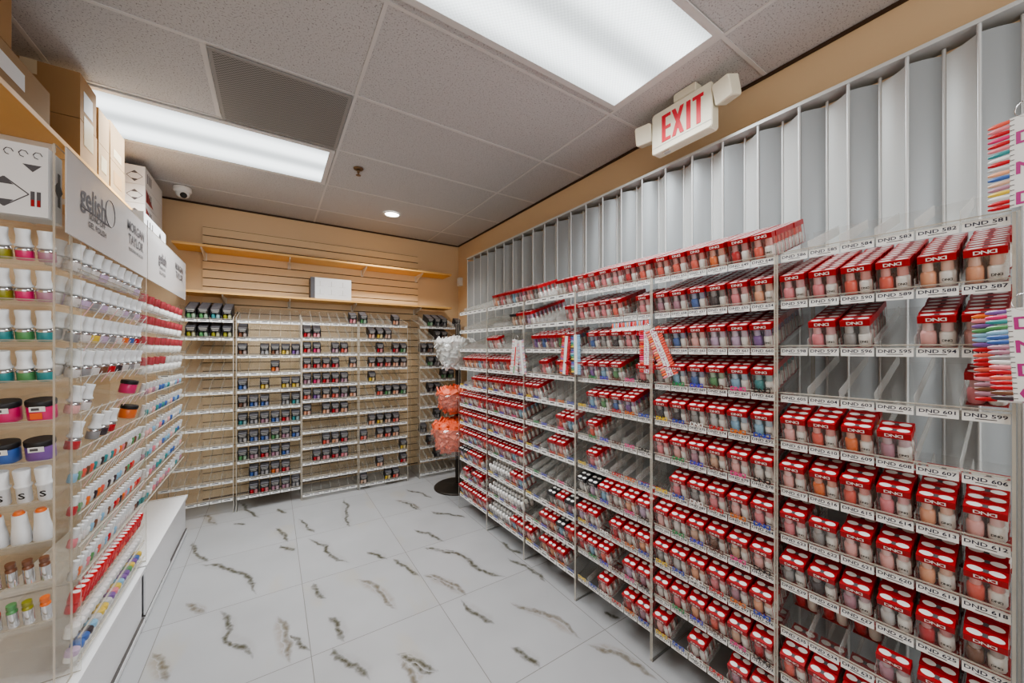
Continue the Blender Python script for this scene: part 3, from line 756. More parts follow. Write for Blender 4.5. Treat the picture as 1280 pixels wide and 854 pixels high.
tb = carton('white_carton', 'white carton with dark left end standing on the lower back shelf', 'box', Tm(.49, 4.0, 1.8645), .36, .2, .205, M['whitemat'], None, gridprint(.36, .2), top_tape=False)
ob('dark_end_panel', MB().box((-.1812, 0, .001), (-.1803, .2, .204), M['greyink']).box((-.1803, -.0008, .001), (-.145, -.0001, .204), M['greyink']), tb)

# ------------------------------------------------------------------ bowl stand
bs = thing('bowl_stand', 'black pole stand on round base with three clear bowls, by back corner', 'display stand', Tm(1.553, 3.36, 0))
ob('base', MB().lathe([(.235,.001),(.235,.01),(.225,.018),(.05,.024),(.03,.04)], M['iron'], None, 40), bs)
ob('pole', MB().lathe([(.026,.03),(.026,1.62),(.02,1.625)], M['iron'], None, 20), bs)
def bowl_prof(r, h): return [(.04, 0), (.09, .006), (r*.72, h*.2), (r*.92, h*.55), (r, h), (r-.004, h), (r*.9, h*.55), (r*.70, h*.21), (.086, .012), (.038, .006)]
BZ = [(1.19, .21, .25, 'white'), (.765, .205, .20, 'orange'), (.345, .25, .31, 'orange')]
for (bz, r, h, kind) in BZ:
    # each bowl sits on the room side of the pole and hangs off a ring bracket
    off = Tm(-.095, -.165, bz)
    w = ob('bowl', MB().lathe(bowl_prof(r, h), M['bowl'], None, 32, caps=False), bs, off)
    ob('bowl_arm', MB().tube([(0, -.02, bz+h*.5), (-.01, -.06, bz+h*.6)], .008, M['iron']), bs)
def crumple(name, r, h, mat, seed, T, label, cat, fill0=.0):
    rr = random.Random(seed); b = MB(); n_ = 26
    def rad(t): return .06+(r-.062)*(1-(1-min(1, t))**2)**.6
    v = []; f = []; lv = [fill0+(1-fill0)*j/7 for j in range(8)]
    rings = [(rad(t)*.93, h*t*.92) for t in lv]+[(rad(1)*.7, h*1.02), (rad(1)*.3, h*1.10)]
    for (q, z) in rings:
        for i_ in range(n_): aa = 2*PI*i_/n_; k_ = q*rr.uniform(.86, 1.0); v.append((k_*math.cos(aa), k_*math.sin(aa), z+rr.uniform(-.01, .01)))
    for j in range(len(rings)-1):
        for i_ in range(n_): k_ = (i_+1) % n_; f.append((j*n_+i_, j*n_+k_, (j+1)*n_+k_, (j+1)*n_+i_))
    f += [tuple(range(n_-1, -1, -1)), tuple((len(rings)-1)*n_+i_ for i_ in range(n_))]
    b.add(v, f, mat)
    for q in range(150):                                   # folded packets lying over the heap
        t = fill0+(1.06-fill0)*rr.random(); a = rr.random()*2*PI
        if rr.random() < .35: q_ = rad(1)*rr.random()**.5*.95; z = h*(.95+.14*(1-q_/rad(1)))
        else: q_ = rad(t)*.90; z = h*t*.92
        s_ = rr.uniform(.020, .036); w_, d_, e_ = s_*1.3, s_*.8, s_*.22
        T2 = Tm(q_*math.cos(a), q_*math.sin(a), z) @ Rz(a+PI/2) @ Rx(rr.uniform(.6, 1.7)) @ Rz(rr.uniform(-1, 1))
        P = [(-w_, -d_, -e_*.4), (w_, -d_*.8, e_*.3), (w_*.9, d_, -e_*.4), (-w_*.9, d_*.9, e_*.4)]
        vv = [(x, y, z_-e_*.5) for x, y, z_ in P]+[(x*.8, y*.8, z_+e_) for x, y, z_ in P]
        b.add(vv, [(3,2,1,0),(4,5,6,7),(0,1,5,4),(1,2,6,5),(2,3,7,6),(3,0,4,7)], mat, T2)
    tag(ob(name, b, None, T), label, cat, kind='stuff')
crumple('cotton_pads', .20, .26, M['whitebag'], 3, Tm(1.458, 3.195, 1.195), 'heap of white pads in the top bowl of the pole stand', 'pads')
crumple('orange_sachets', .195, .22, M['orangebag'], 4, Tm(1.458, 3.195, .775), 'heap of orange sachets in the middle bowl of the pole stand', 'sachets')
crumple('orange_sachets', .235, .33, M['orangebag'], 5, Tm(1.458, 3.195, .355), 'heap of orange sachets in the lowest bowl of the pole stand', 'sachets', .25)

# ------------------------------------------------------------------ left side: base cabinets, racks, stock
def cabinet(y0, y1, label):
    t = thing('base_cabinet', label, 'cabinet', Tm(-.532, y0, 0), 'low white cabinets along the left')
    L_ = y1-y0
    ob('carcass', MB().box((-.48, 0, .03), (-.016, L_, .268), M['cabinet']).box((-.46, .01, .001), (-.03, L_-.01, .03), M['track']), t)
    ob('cabinet_top', MB().box((-.48, 0, .268), (.004, L_, .286), M['cabinet']), t)
    ob('door_track', MB().box((-.016, 0, .03), (.0, L_, .036), M['track']).box((-.016, 0, .006), (.002, L_, .03), M['cabinet']), t)
    for a, x in ((.004, -.008), (L_/2-.01, -.0155)):
        ob('sliding_door', MB().box((x, a, .037), (x+.0065, a+L_/2+.002, .266), M['cabinet']), t)
cabinet(1.30, 2.53, 'low white cabinet with sliding doors under the nearer left rack')
cabinet(2.545, 3.62, 'low white cabinet with sliding doors under the farther left rack')

LT = math.radians(12)
LX = -.552
ZL1 = [1.63, 1.508, 1.386, 1.264, 1.142, 1.02, .91, .80, .69, .58, .47, .385, .305]
ZL2 = [1.565-.111*k for k in range(10)]
ZE = [1.63-.122*k for k in range(10)]
ML1 = Tm(LX, 1.835, .0) @ Rz(PI/2); ML2 = Tm(LX, 2.605, .0) @ Rz(PI/2); ME = Tm(-1.062, 1.715, 0)
def left_rack(label, T, w, D, zs, ncol, panels=(0, 1)):
    t = thing('polish_rack', label, 'display rack', T, 'acrylic polish racks on the left')
    sm = MB(); sm.box((0, 0, 0), (w, D, .004), M['shelf_acr']); sm.box((0, -.0045, -.008), (w, -.0005, .012), M['lip']); sm.box((0, -.0047, .012), (w, -.0003, .0142), M['edge'])
    me = sm.mesh('shelf')
    for k, z in enumerate(zs): ob('shelf', me, t, Tm(0, 0, z) @ Rx(LT))
    z0, z1 = .2875, 2.0
    for k_ in panels:
        x = (-.004, w+.004)[k_]
        p = MB(); th = .0055; pts = [(-.012, z0), (D+.01, z0), (D+.01, z1), (-.012, z1)]
        v = [(x-th/2, a, b_) for a, b_ in pts]+[(x+th/2, a, b_) for a, b_ in pts]
        p.add(v, [(0,1,2,3), (7,6,5,4)], M['acr']); p.add(v, [((i+1) % 4, i, 4+i, 4+(i+1) % 4) for i in range(4)], M['edge'])
        ob('side_panel', p, t)
    return t
rl1 = left_rack('clear acrylic polish rack, nearer left one, below the larger lettered header', ML1, .755, .24, ZL1, 10)
rl2 = left_rack('clear acrylic polish rack, farther left one, rows of red-capped bottles on top', ML2, .985, .24, ZL2, 10)
rle = left_rack('clear acrylic end rack facing the camera at the left edge', ME, .50, .095, ZE, 6)
# stub front edge for the end rack's right side is the nearer rack's own side panel
def header(t, w, words):
    b = MB(); x0_ = -.118 if w < .9 else 0; b.box((x0_, -.016, 1.735), (w, -.012, 2.0), M['frost']); b.box((x0_, -.0165, 2.0), (w, -.0115, 2.003), M['edge'])
    hb = ob('header_board', b, t)
    for (txt, x, z, h, sx, mt) in words:
        ob('header_lettering', MB().text(txt, mt, Tm(x, -.0172, z) @ FRONT, h, sx), hb)
W_ = M['greyink']
logo_ring = []
header(rl1, .755, [('gelish', .085, 1.858, .074, .95, W_), ('SOAK-OFF', .12, 1.828, .020, 1.1, W_), ('GEL POLISH', .12, 1.798, .020, 1.1, W_), ('MORGAN', .575, 1.905, .042, .95, W_), ('TAYLOR', .575, 1.848, .042, .95, W_), ('PROFESSIONAL NAIL LACQUER', .575, 1.815, .014, .75, W_)])
ri = MB(); rp = [(.245+.05*math.cos(2*PI*k/20), -.0175, 1.905+.052*math.sin(2*PI*k/20)) for k in range(20)]; ri.tube(rp, .0012, W_, 6, True)
ri.box((-.02, -.0178, 1.850), (.23, -.0166, 1.8555), W_); ob('header_lettering', ri, rl1.children[-1] if False else [o for o in rl1.children if o.name.startswith('header_board')][0])
header(rl2, .985, [('gelish', .30, 1.865, .06, .95, W_), ('SOAK-OFF', .30, 1.83, .018, 1.1, W_), ('GEL POLISH', .30, 1.80, .018, 1.1, W_), ('MORGAN', .76, 1.905, .042, .95, W_), ('TAYLOR', .76, 1.85, .042, .95, W_)])

# bottles for the left racks
CAPW = [(.0165, .040), (.0195, .0425), (.0195, .046), (.0160, .050), (.0138, .070), (.0158, .092), (.0150, .094)]
BODYW = [(.0165, .001), (.0185, .004), (.0185, .030), (.0165, .036), (.013, .040)]
gb_ = MB(); gb_.lathe(BODYW, M['obj'], None, 12); gb_.lathe(CAPW, M['cap'], None, 12); GELB = gb_.mesh('gel_bottle')
GELBODY = MB().lathe(BODYW, M['obj'], None, 14).mesh('bottle_body'); GELCAP = MB().lathe(CAPW, M['cap'], None, 16).mesh('bottle_cap')
GELCOLLAR = MB().lathe([(.0188, .030), (.0192, .033), (.0175, .037), (.014, .0395)], M['chrome'], None, 14).mesh('collar')
rb_ = MB(); rb_.lathe([(.014,.001),(.0155,.004),(.0155,.026),(.010,.032)], M['obj'], None, 12); rb_.lathe([(.0155,.034),(.0165,.037),(.0155,.066),(.0145,.068)], M['redcap'], None, 12)
rb_.lathe([(.0115,.0682),(.0115,.0686)], M['whitemat'], None, 12); REDB = rb_.mesh('polish_bottle')
pk_ = MB(); pk_.lathe([(.0165,.001),(.0185,.004),(.0185,.04),(.013,.046)], M['white'], None, 12); pk_.lathe([(.0150,.046),(.0185,.049),(.0150,.08),(.0155,.088)], M['obj'], None, 12)
PINKB = pk_.mesh('polish_bottle')
sl_ = MB(); sl_.lathe([(.0105,.001),(.012,.003),(.012,.026),(.0085,.032)], M['obj'], None, 10); sl_.lathe([(.0088,.032),(.0098,.034),(.0088,.064)], M['cap'], None, 10); SLIM = sl_.mesh('polish_bottle')
jr_ = MB(); jr_.lathe([(.0155,.001),(.0172,.003),(.0172,.020)], M['white'], None, 14); jr_.lathe([(.0178,.020),(.0184,.022),(.0184,.036),(.0174,.038)], M['obj'], None, 14); JAR = jr_.mesh('polish_jar')
bj_ = MB(); bj_.lathe([(.028,.001),(.0305,.004),(.0305,.042),(.028,.046)], M['obj'], None, 20); bj_.lathe([(.031,.046),(.032,.049),(.032,.061),(.0305,.063)], M['blackbox'], None, 20); BIGJAR = bj_.mesh('powder_jar')
tb_ = MB(); tb_.lathe([(.014,.001),(.0155,.004),(.0155,.05),(.0185,.054),(.0185,.058),(.015,.06),(.0175,.104),(.0165,.106)], M['cap'], None, 14); tb_.text('S', M['black'], Tm(0,-.0158,.018) @ FRONT, .018, 1.2); TUBE = tb_.mesh('white_bottle')
tp_ = MB(); tp_.lathe([(.020,.001),(.022,.004),(.019,.04),(.0165,.06),(.016,.062),(.0145,.095)], M['cap'], None, 14); tp_.lathe([(.0115,.095),(.0125,.097),(.009,.104)], M['obj'], None, 12); TAPER = tp_.mesh('white_bottle')
st_ = MB(); st_.lathe([(.0105,.001),(.0115,.003),(.0115,.05)], M['chrome'], None, 10); st_.lathe([(.0115,.05),(.0115,.056),(.0085,.058),(.0085,.062),(.0105,.064),(.0105,.076)], M['obj'], None, 10); SILV = st_.mesh('slim_bottle')
# swatch sticks: slender nail samples clipped to the shelf lips
sk_ = MB(); sk_.box((-.0032, -.0012, -.04), (.0032, .0, .012), M['objpale']); STICK = sk_.mesh('swatch_stick')
NB = 0
def put(mesh, name, T, col, label, cat, group, parts=False):
    if parts:
        t = thing(name, label, cat, T, group); ob('bottle_body', GELBODY, t, None, lin(PAL[col])); ob('bottle_cap', GELCAP, t); ob('collar', GELCOLLAR, t); return
    tag(ob(name, mesh, None, T, lin(PAL[col])), label, cat, group)
def row(RMx, z, w, n_, mesh, name, cols, desc, cat, group, where, k, y=.026, depth=1, dy=.042, skip=(), parts=False, x0=.03, cap=None):
    for c_ in range(n_):
        if c_ in skip: continue
        x = x0+(w-2*x0)*c_/(n_-1)
        for d_ in range(depth):
            col = cols[c_ % len(cols)] if isinstance(cols, (list, tuple)) else R.choice(cols.split('|'))
            T = RMx @ Tm(0, 0, z) @ Rx(LT) @ Tm(x+R.uniform(-.002, .002), y+d_*dy, .0045)
            pos = NTH[c_]+' along' if d_ == 0 else NTH[c_]+' along, second row'
            lab = '%s, %s, %s, %s' % (desc % col if '%s' in desc else desc, pos, ('bottom shelf' if k == 'b' else ORD[k]+' shelf'), where)
            put(mesh, name, T, col, lab, cat, group, parts and d_ == 0)
W1, W2_, WE = .755, .985, .50
NL, FL, EL = 'nearer left rack', 'farther left rack', 'left end rack'
for k, cols in enumerate((['clear','silver','clear','lilac','clear'], ['clear','lilac','grey','lilac','clear'], ['grey','clear','yellow','lilac','grey','clear','orange','blue','red'], ['clear','grey','clear','brown','red','dark'], ['pale pink','clear','grey'], ['red','clear','grey','dark'])):
    n_ = 9
    skip = () if k < 4 else ((2, 3, 4, 5, 6, 7, 8) if k == 4 else (1, 5, 6, 7, 8))
    row(ML1, ZL1[k], W1, n_, GELB, 'gel_bottle', cols, 'white-capped %s gel bottle', 'bottle', 'white-capped gel bottles on the left racks', NL, k, depth=2 if k < 4 else 1, skip=skip, parts=True, x0=.04)
row(ML1, ZL1[4], W1, 9, BIGJAR, 'powder_jar', ['hot pink'], '%s jar with black lid', 'jar', None, NL, 4, y=.05, skip=range(0, 8), x0=.045)
row(ML1, ZL1[5], W1, 9, BIGJAR, 'powder_jar', ['orange'], '%s jar with black lid', 'jar', None, NL, 5, y=.05, skip=range(0, 8), x0=.045)
mix = 'pink|red|teal|silver|green|brown|white|coral|dark|light blue|orange|clear|silver|clear'
for k in (6, 7, 8, 9):
    row(ML1, ZL1[k], W1, 22, SLIM, 'polish_bottle', mix, 'slim white-capped %s bottle', 'bottle', 'slim polish bottles on the nearer left rack', NL, k, x0=.02, y=.02, depth=1)
row(ML1, ZL1[10], W1, 22, REDB, 'polish_bottle', 'coral|red', 'red-capped %s bottle', 'bottle', 'red-capped bottles on the nearer left rack', NL, 10, x0=.022, y=.022)
row(ML1, ZL1[11], W1, 20, JAR, 'polish_jar', ['white'], 'small %s jar', 'jar', 'small jars on the nearer left rack', NL, 11, x0=.026, y=.024)
row(ML1, ZL1[12], W1, 20, JAR, 'polish_jar', 'green|blue|yellow|purple|light blue|pink|dark|silver|lilac|olive', 'small jar with %s lid', 'jar', 'small jars on the nearer left rack', NL, 'b', x0=.026, y=.024)
for k in range(10):
    if k < 4:
        row(ML2, ZL2[k], W2_, 8, PINKB, 'polish_bottle', ['rose'], '%s-capped white bottle', 'bottle', 'rose-capped bottles on the farther left rack', FL, k, x0=.05, skip=() if k < 3 else range(4, 8), depth=1)
        if k == 3: row(ML2, ZL2[k], W2_, 8, PINKB, 'polish_bottle', ['white'], '%s bottle', 'bottle', 'white bottles on the farther left rack', FL, k, x0=.05, skip=range(0, 4))
    else:
        row(ML2, ZL2[k], W2_, 14, SLIM, 'polish_bottle', 'white|clear|light blue|pale pink|silver|mauve|pink|teal|blue', 'slim white-capped %s bottle', 'bottle', 'slim polish bottles on the farther left rack', FL, k, x0=.035, y=.02, depth=1)
ECOL = ['olive', 'hot pink', 'olive', 'mauve']
for k in range(10):
    if k < 2: row(ME, ZE[k], WE, 12, GELB, 'gel_bottle', ['olive','hot pink','mauve'], 'white-capped %s gel bottle', 'bottle', 'white-capped gel bottles on the left racks', EL, k, skip=range(0, 6), parts=True, x0=.022)
    elif k in (2, 3): row(ME, ZE[k], WE, 12, GELB, 'gel_bottle', ['green','teal'], 'white-capped %s gel bottle', 'bottle', 'white-capped gel bottles on the left racks', EL, k, skip=range(0, 6), parts=True, x0=.022)
    elif k in (4, 5): row(ME, ZE[k], WE, 7, BIGJAR, 'powder_jar', (['hot pink'], ['purple', 'blue'])[k-4], '%s powder jar with black lid', 'jar', 'black-lidded jars on the left end rack', EL, k, y=.04, skip=(0, 1, 2), x0=.035)
    elif k == 6: row(ME, ZE[k], WE, 12, TUBE, 'white_bottle', ['white'], 'white bottle with black S mark', 'bottle', 'white bottles on the left end rack', EL, k, y=.025, skip=range(0, 6), x0=.024)
    elif k == 7: row(ME, ZE[k], WE, 11, TAPER, 'white_bottle', ['orange'], 'white tapered bottle with %s tip', 'bottle', 'white bottles on the left end rack', EL, k, y=.026, skip=range(0, 5), x0=.026)
    elif k == 8: row(ME, ZE[k], WE, 15, SILV, 'slim_bottle', ['brown'], 'slim silver bottle with %s cap', 'bottle', 'slim silver bottles on the left end rack', EL, k, y=.02, skip=range(0, 8), x0=.02)
    else: row(ME, ZE[k], WE, 15, SILV, 'slim_bottle', ['green','olive','orange','coral'], 'slim silver bottle with %s cap', 'bottle', 'slim silver bottles on the left end rack', EL, k, y=.02, skip=range(0, 8), x0=.02)
jars = [o for o in COL.objects if o.name.startswith('powder_jar') and 'end rack' in o['label']]
for q, o in enumerate(jars):
    if q % 4 >= 2:
        ob('barcode_sticker', MB().box((-.014, -.0335, .034), (.018, -.0322, .05), M['card']).box((-.010, -.0337, .038), (.006, -.0335, .046), M['greyink']), o)
        if q % 4 == 3 and q < 4: ob('orange_sticker', MB().box((-.014, -.0325, .010), (.010, -.0308, .030), M['orangetag']), o)
# swatch sticks on the nearer rack's shelves
SCOL = 'white|clear|pale pink|pink|clear|silver|peach|red|white|dark|green|orange'
shelves = [o for o in rl1.children if o.name.startswith('shelf')]
for k, s_ in enumerate(shelves[:10]):
    n_ = 9 if k < 6 else 16
    if k == 0: continue
    for c_ in range(n_):
        col = R.choice(('white|clear|pale pink|pink|clear|silver' if k < 5 else SCOL).split('|'))
        ob('swatch_stick', STICK, s_, Tm(.05+(.755-.1)*c_/(n_-1)+.015, -.012, .018) @ Rx(.22) @ Ry(R.uniform(.12, .45)), lin(PAL[col]))

# ------------------------------------------------------------------ cartons above the left racks
ls = thing('wall_shelf', 'long maple shelf high on the left carrying cardboard cartons', 'shelf', Tm(-.72, 1.0, 2.215))
ob('shelf_board', MB().box((-.375, 0, 0), (0, 3.0, .02), M['maple']), ls)
for y_ in (.55, 1.3, 2.1, 2.85): ob('bracket', MB().box((-.36, y_-.006, -.03), (-.03, y_+.006, -.001), M['bracket']).box((-.375, y_-.012, -.16), (-.362, y_+.012, -.001), M['bracket']), ls)
SZ = 2.2365
def side_print(w, h, mt):
    def f(p): p.box((-w*.3, -.0012, h*.25), (w*.25, -.0004, h*.7), mt)
    return f
FX = Rz(PI/2)      # front towards +x
def shelf_carton(y0, y1, z, h, mat, label, front=None, d=.3, x=-.725, cat='carton', group='cartons on the high left shelf', name='cardboard_carton'):
    return carton(name, label, cat, Tm(x, (y0+y1)/2, z) @ FX, y1-y0, d, h, mat, group, front)
shelf_carton(1.48, 2.18, SZ, .13, M['board2'], 'flat pale carton with white label at near end of the high left shelf', side_print(.7, .13, M['whitemat']), d=.27)
shelf_carton(1.46, 1.93, SZ+.1325, .255, M['board'], 'brown carton on top of the flat labelled carton, near end of high left shelf', side_print(.47, .25, M['whitemat']))
shelf_carton(2.45, 2.64, SZ, .175, M['board'], 'brown taped carton, lower of the second stack on the high left shelf', side_print(.19, .3, M['tape']))
shelf_carton(2.45, 2.63, SZ+.1775, .205, M['board'], 'brown carton with white label, upper of the second stack, high left shelf', side_print(.18, .205, M['whitemat']))
shelf_carton(2.66, 2.80, SZ, .17, M['board2'], 'narrow pale carton, lower of the third stack on the high left shelf', side_print(.14, .17, M['tape']))
shelf_carton(2.66, 2.80, SZ+.1725, .17, M['board2'], 'narrow pale carton, upper of the third stack on the high left shelf')
shelf_carton(2.82, 3.05, SZ, .16, M['board2'], 'pale carton under a taller one, last stack before the white cartons', side_print(.23, .16, M['board']))
shelf_carton(2.82, 3.04, SZ+.1625, .20, M['board2'], 'tall pale carton on top, last stack before the white cartons', side_print(.22, .1, M['tape']))
def arrow_face(w, h):
    def f(p):
        s_ = h*.32; cx, cz = 0, h*.5
        for sg in (1, -1):
            p.quad([(cx-s_*.45, -.0006, cz+sg*s_*.55), (cx+s_*.45, -.0006, cz+sg*s_*.55), (cx, -.0006, cz+sg*s_*1.05)][::sg], M['greyink'])
        for a in ((-1.15, 0, 0, 1.05), (0, 1.05, 1.15, 0), (1.15, 0, 0, -1.05), (0, -1.05, -1.15, 0)):
            x0, z0, x1, z1 = [q*s_ for q in a]; dx, dz = x1-x0, z1-z0; l = math.hypot(dx, dz); nx, nz = -dz/l*.0015, dx/l*.0015
            p.add([(cx+x0-nx, -.0005, cz+z0-nz), (cx+x1-nx, -.0005, cz+z1-nz), (cx+x1+nx, -.0005, cz+z1+nz), (cx+x0+nx, -.0005, cz+z0+nz)], [(0,1,2,3)], M['greyink'])
    return f
for q, nm in enumerate(('bottom', 'middle', 'topmost')):
    t = thing('white_carton', 'white carton with black diamond mark, %s of the far left shelf stack' % nm, 'carton', Tm(-.725, 3.46, SZ+q*.127), 'white cartons at the far end of the left shelf')
    w_, d_, h_ = .30, .46, .125
    ob('carton_body', MB().box((-w_, 0, 0), (0, d_, h_), M['whitemat']), t)
    p = MB(); arrow_face(w_*.9, h_*.85)(p); p2 = MB(); p2.v = [(a[0]-.052, a[1], a[2]) for a in p.v]; p2.f = p.f; p2.m = p.m; p2.sm = p.sm; p2.mats = p.mats
    ob('diamond_mark', p2, t)
    s3 = MB()
    for a in range(4): s3.box((.0004, .05+a*.03, .03), (.0012, .06+a*.03, .095), M['greyink'])
    if q < 2: s3.add([(.001, .02, .02), (.001, .2, .02), (.001, .02, .11)], [(0, 1, 2)], M['red'])
    ob('side_print', s3, t)
# cartons standing on top of the left racks, behind the headers
for (y0, y1, z, h, w_, lab) in ((1.718, 1.808, 1.772, .215, .36, 'white carton with black diamond mark on top of the left end rack'), (2.72, 3.2, 2.0, .11, .16, 'long white carton resting on the left rack header, under the shelf')):
    t = thing('white_carton', lab, 'carton', Tm(-.575, y0, z))
    if z < 1.9: ob('carton_body', MB().box((-w_, 0, 0), (0, y1-y0, h), M['whitemat']), t)
    else: ob('carton_body', MB().box((-w_, 0, .004), (0, y1-y0, h), M['whitemat']), t)
    p = MB(); arrow_face(w_, h*(.6 if z < 1.9 else 1))(p); p.v = [(a[0]-(.085 if z < 1.9 else w_*.5), a[1], a[2]) for a in p.v]
    if z < 1.9:
        for q_ in range(5): p.tube([(-.02-q_*.028+.009*math.cos(c_), -.001, h*.86+.010*math.sin(c_)) for c_ in (0, 1, 2, 3, 4, 4.8)], .0011, M['greyink'], 5)
        for q_ in (-.018, -.03): p.box((q_-.004, -.001, .03), (q_+.004, -.0003, .075), M['greyink']).box((q_-.003, -.0012, .03), (q_+.003, -.0004, .05), M['red'])
        p.quad([(-.05, -.0006, h*.72), (-.012, -.0006, h*.72), (-.03, -.0006, h*.62)][::-1], M['greyink'])
    ob('diamond_mark', p, t)
    s3 = MB()
    for a in range(3): s3.box((.0004, .06+a*.05, h*.25), (.0012, .075+a*.05, h*.75), M['greyink'])
    s3.add([(.001, (y1-y0)*.7+.03*math.cos(a), h*.5+.03*math.sin(a)) for a in (0, PI/2, PI, 3*PI/2)], [(0, 1, 2, 3)], M['greyink'])
    ob('side_print', s3, t)
tp = MB().box((0, .0, 1.766), (.755, .23, 1.770), M['shelf_acr']); ob('top_panel', tp, rl1); ob('top_panel', MB().box((0, .0, 1.762), (.5, .098, 1.766), M['shelf_acr']), rle)
tp = MB().box((0, .0, 1.996), (.985, .2, 2.0), M['shelf_acr']); ob('top_panel', tp, rl2)

# ------------------------------------------------------------------ colour charts and slotted upright on the right
up = MB(); ux, uy = 1.415, .030
up.box((ux-.018, uy-.03, 0.001), (ux-.015, uy+.012, 1.72), M['slotmetal']); up.box((ux-.015, uy+.009, .001), (ux+.02, uy+.012, 1.72), M['slotmetal']); up.box((ux-.015, uy-.03, .001), (ux+.02, uy-.027, 1.72), M['slotmetal'])
t = thing('slotted_upright', 'grey slotted steel upright at the right edge beside nearest rack', 'upright', Tm(0,0,0)); ob('channel', up, t)
so = MB()
z = .05
while z < 1.7:
    so.box((ux-.0188, uy-.012, z), (ux-.0179, uy-.004, z+.02), M['black']); z += .0762
ob('slot', so, t)['kind'] = 'stuff'
TIP = MB(); n_ = 8; v = []
for (y_, wq, zq) in ((0, .8, 0), (.012, 1, .0022), (.024, .95, .0018), (.032, .5, .0)):
    for i_ in range(5): a = PI*i_/4; v.append((-y_, -math.sin(a)*.0022-zq*.3, math.cos(a)*.0042*wq))
f = []
for j in range(3):
    for i_ in range(4): f.append((j*5+i_, j*5+i_+1, (j+1)*5+i_+1, (j+1)*5+i_))
TIP.add(v, f, M['obj'], None, True); TIP = TIP.mesh('nail_tip')
RAIN = ['purple', 'hot pink', 'teal', 'green', 'light blue', 'blue', 'blue', 'mauve', 'mauve', 'grey', 'white', 'pink', 'red', 'coral', 'red', 'red', 'brown', 'dark']
def chart(T, L_, wcard, nt, label, words, cols, both=True, ring=True, tipw=1.0, prt=None, bars=()):
    """a card strip hanging from local origin down -z, face towards -y, colour tips along the long edges"""
    t = thing('colour_chart', label, 'colour chart', T, 'hanging nail colour charts')
    b = MB(); b.box((-wcard/2, -.001, -L_), (wcard/2, .001, 0), M['card']); cd = ob('card', b, t)
    p = MB(); nn = len(words)
    hh = min(wcard*.62, L_/max(nn, 1)*.8)
    for i_, chh in enumerate(words):
        p.text(chh, prt or M['purple'], Tm(0, -.0016, -L_*(i_+.95)/nn+.002) @ FRONT, hh*.85, 1.25)
    for (x0, x1, t0, t1, mt) in bars:
        p.quad([(x0, -.0015, -L_*t1), (x1, -.0015, -L_*t1), (x1, -.0015, -L_*t0), (x0, -.0015, -L_*t0)], mt)
    for i_ in range(nt):
        zz = -L_*(i_+.5)/nt
        for sx in (-1, 1): p.quad([(sx*wcard*.42-.003, -.0014, zz-.0008), (sx*wcard*.42+.003, -.0014, zz-.0008), (sx*wcard*.42+.003, -.0014, zz+.0008), (sx*wcard*.42-.003, -.0014, zz+.0008)], M['greyink'])
    ob('card_print', p, cd)
    for i_ in range(nt):
        zz = -L_*(i_+.5)/nt
        for sx in ((-1, 1) if both else (-1,)):
            T2 = Tm(sx*wcard/2*.98, 0, zz) @ (Matrix.Identity(4) if sx < 0 else Rz(PI)) @ Ry(R.uniform(-.05, .05)) @ Matrix.Diagonal((tipw, 1, L_/nt/.0092, 1))
            col = cols[i_ % len(cols)] if sx < 0 else cols[(i_*7+3) % len(cols)]
            ob('nail_tip', TIP, t, T2, lin(PAL[col]))
    if ring:
        rg = MB().tube([(.018*math.cos(2*PI*k/18), 0, .012+.018*math.sin(2*PI*k/18)) for k in range(18)], .0012, M['chrome'], 6, True); ob('ring', rg, t)
    return t
FA = Rz(RYAW-.35)
chart(Tm(1.365, .056, 1.462) @ Rz(RYAW-.3) @ Ry(-.05), .205, .05, 18, 'white colour chart with pink letters and nail tips, front card at right edge', 'DNDG', RAIN)
chart(Tm(1.392, .083, 1.455) @ Rz(RYAW-.1) @ Ry(-.03), .205, .034, 18, 'colour chart with red and violet tips, tucked behind the front card at right edge', 'DNDG', ['orange', 'pink', 'purple', 'green', 'light blue', 'light blue', 'purple', 'red', 'coral', 'red', 'red', 'coral', 'red', 'pink', 'mauve', 'brown', 'mauve', 'red'], ring=False)
chart(Tm(1.372, .052, 1.885) @ Rz(RYAW-.3), .20, .05, 18, 'colour chart hanging highest, at right edge above the nearest rack', 'DND', ['coral', 'pink', 'red', 'hot pink', 'red', 'pink', 'teal', 'white', 'red', 'silver', 'peach', 'blue', 'nude', 'mauve', 'yellow', 'white', 'red', 'red'])
WARM = ['red', 'red', 'hot pink', 'hot pink', 'pink', 'coral', 'red', 'orange', 'coral', 'red']; ORG = ['coral', 'pink', 'peach', 'coral', 'orange', 'pink', 'peach']
chart(Tm(1.392, 1.035, 1.455) @ Rz(RYAW), .19, .026, 20, 'upright colour chart lettered COLLECTION with red tips, in front of third rack', 'COLLECTION', WARM, tipw=.75)
chart(Tm(1.388, 1.005, 1.46) @ Rz(RYAW) @ Ry(-.42), .22, .026, 20, 'slanting colour chart lettered COLLECTION with orange tips, next to second rack', 'COLLECTION', ORG, ring=False, tipw=.75)
chart(Tm(1.405, 1.02, 1.47) @ Rz(RYAW) @ Ry(PI/2*.98), .22, .022, 20, 'colour chart lying level atop the two lettered COLLECTION charts', '', ['light blue', 'coral', 'pink', 'red', 'lilac', 'peach'], ring=False, tipw=.7)
chart(Tm(1.375, 1.545, 1.445) @ Rz(RYAW) @ Ry(.10), .215, .022, 22, 'colour chart with red tips, left of pair hanging before fourth rack', '', ['orange', 'red', 'red', 'red', 'coral', 'hot pink', 'purple'], tipw=.8)
chart(Tm(1.375, 1.475, 1.45) @ Rz(RYAW) @ Ry(-.03), .215, .022, 22, 'colour chart with blue and yellow tips, right of pair before fourth rack', '', ['dark', 'blue', 'purple', 'light blue', 'teal', 'green', 'yellow'], ring=False, tipw=.8)
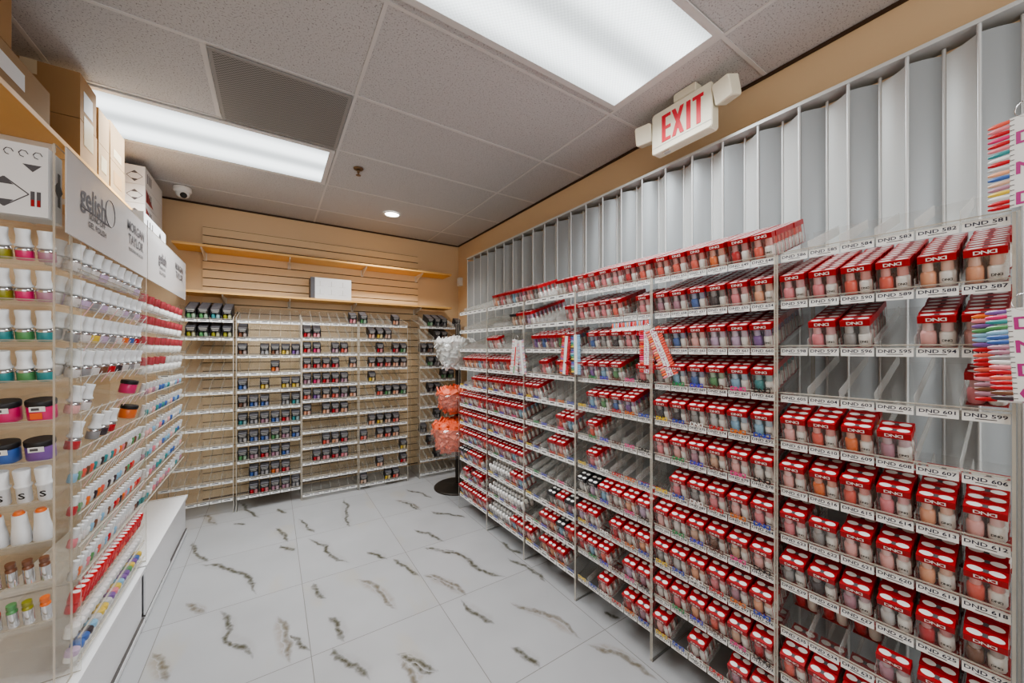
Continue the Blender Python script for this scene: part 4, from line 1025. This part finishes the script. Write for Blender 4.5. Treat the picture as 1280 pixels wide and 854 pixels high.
chart(Tm(1.362, 2.03, 1.435) @ Rz(RYAW) @ Ry(.13), .235, .03, 22, 'white colour chart with red and green middle tips, before fifth rack', '', ['white', 'pale pink', 'white', 'silver'], tipw=.9, bars=((-.004, .009, .2, .75, M['redcap']), (-.006, .007, .76, .97, stuff_mat('green'))))
chart(Tm(1.362, 1.985, 1.43) @ Rz(RYAW) @ Ry(-.16), .225, .024, 22, 'pale colour chart slanting right from the white chart before fifth rack', '', ['white', 'silver', 'pale pink', 'lilac'], ring=False, tipw=.8)

# ------------------------------------------------------------------ lights
def area(name, loc, rot, sx, sy, power, col=(1, 1, 1), spread=PI):
    l = bpy.data.lights.new(name, 'AREA'); l.shape = 'RECTANGLE'; l.size = sx; l.size_y = sy; l.energy = power; l.color = col; l.spread = spread
    o = bpy.data.objects.new(name, l); o.location = loc; o.rotation_euler = rot; COL.objects.link(o); return o
area('fill_light', (.4, -1.5, 1.9), (math.radians(80), 0, 0), 2.6, 1.4, 26, (1, .98, .95))  # added fill lamp behind the camera, standing in for unseen store lighting
area('troffer_tubes', (.965, 1.075, CEIL-.03), (0, 0, 0), 1.1, .5, 30, (.95, .99, 1), 2.5)
area('troffer_tubes', (-.25, 2.935, CEIL-.03), (0, 0, 0), 1.1, .5, 44, (.95, .99, 1), 2.3)
sp = bpy.data.lights.new('downlight_lamp', 'SPOT'); sp.energy = 60; sp.spot_size = 2.3; sp.spot_blend = .6; sp.shadow_soft_size = .06; sp.color = (1, .96, .9)
so_ = bpy.data.objects.new('downlight_lamp', sp); so_.location = (.966, 3.587, CEIL-.03); COL.objects.link(so_)
w = bpy.data.worlds.new('World'); scene.world = w; w.use_nodes = True
nt = w.node_tree; bgn = nt.nodes.get('Background') or nt.nodes.new('ShaderNodeBackground')
bgn.inputs[0].default_value = (.96, .98, 1, 1); bgn.inputs[1].default_value = 1.3

# ------------------------------------------------------------------ camera
cam = bpy.data.cameras.new('Camera'); co = bpy.data.objects.new('Camera', cam); COL.objects.link(co)
cam.sensor_width = 36; cam.lens = 36*458/1280; cam.shift_y = 10/1280; cam.clip_start = .01
co.location = (0, 0, H); co.rotation_euler = (PI/2, 0, -math.radians(33.2))
scene.camera = co
scene.cycles.transparent_max_bounces = 48; scene.cycles.max_bounces = 10; scene.cycles.diffuse_bounces = 4
scene.cycles.caustics_reflective = False; scene.cycles.caustics_refractive = False
scene.view_settings.view_transform = 'AgX'
scene.view_settings.exposure = -0.2
try: scene.view_settings.look = 'AgX - Medium High Contrast'
except Exception: pass
print('objects', len(COL.objects), 'packs', len(packs))
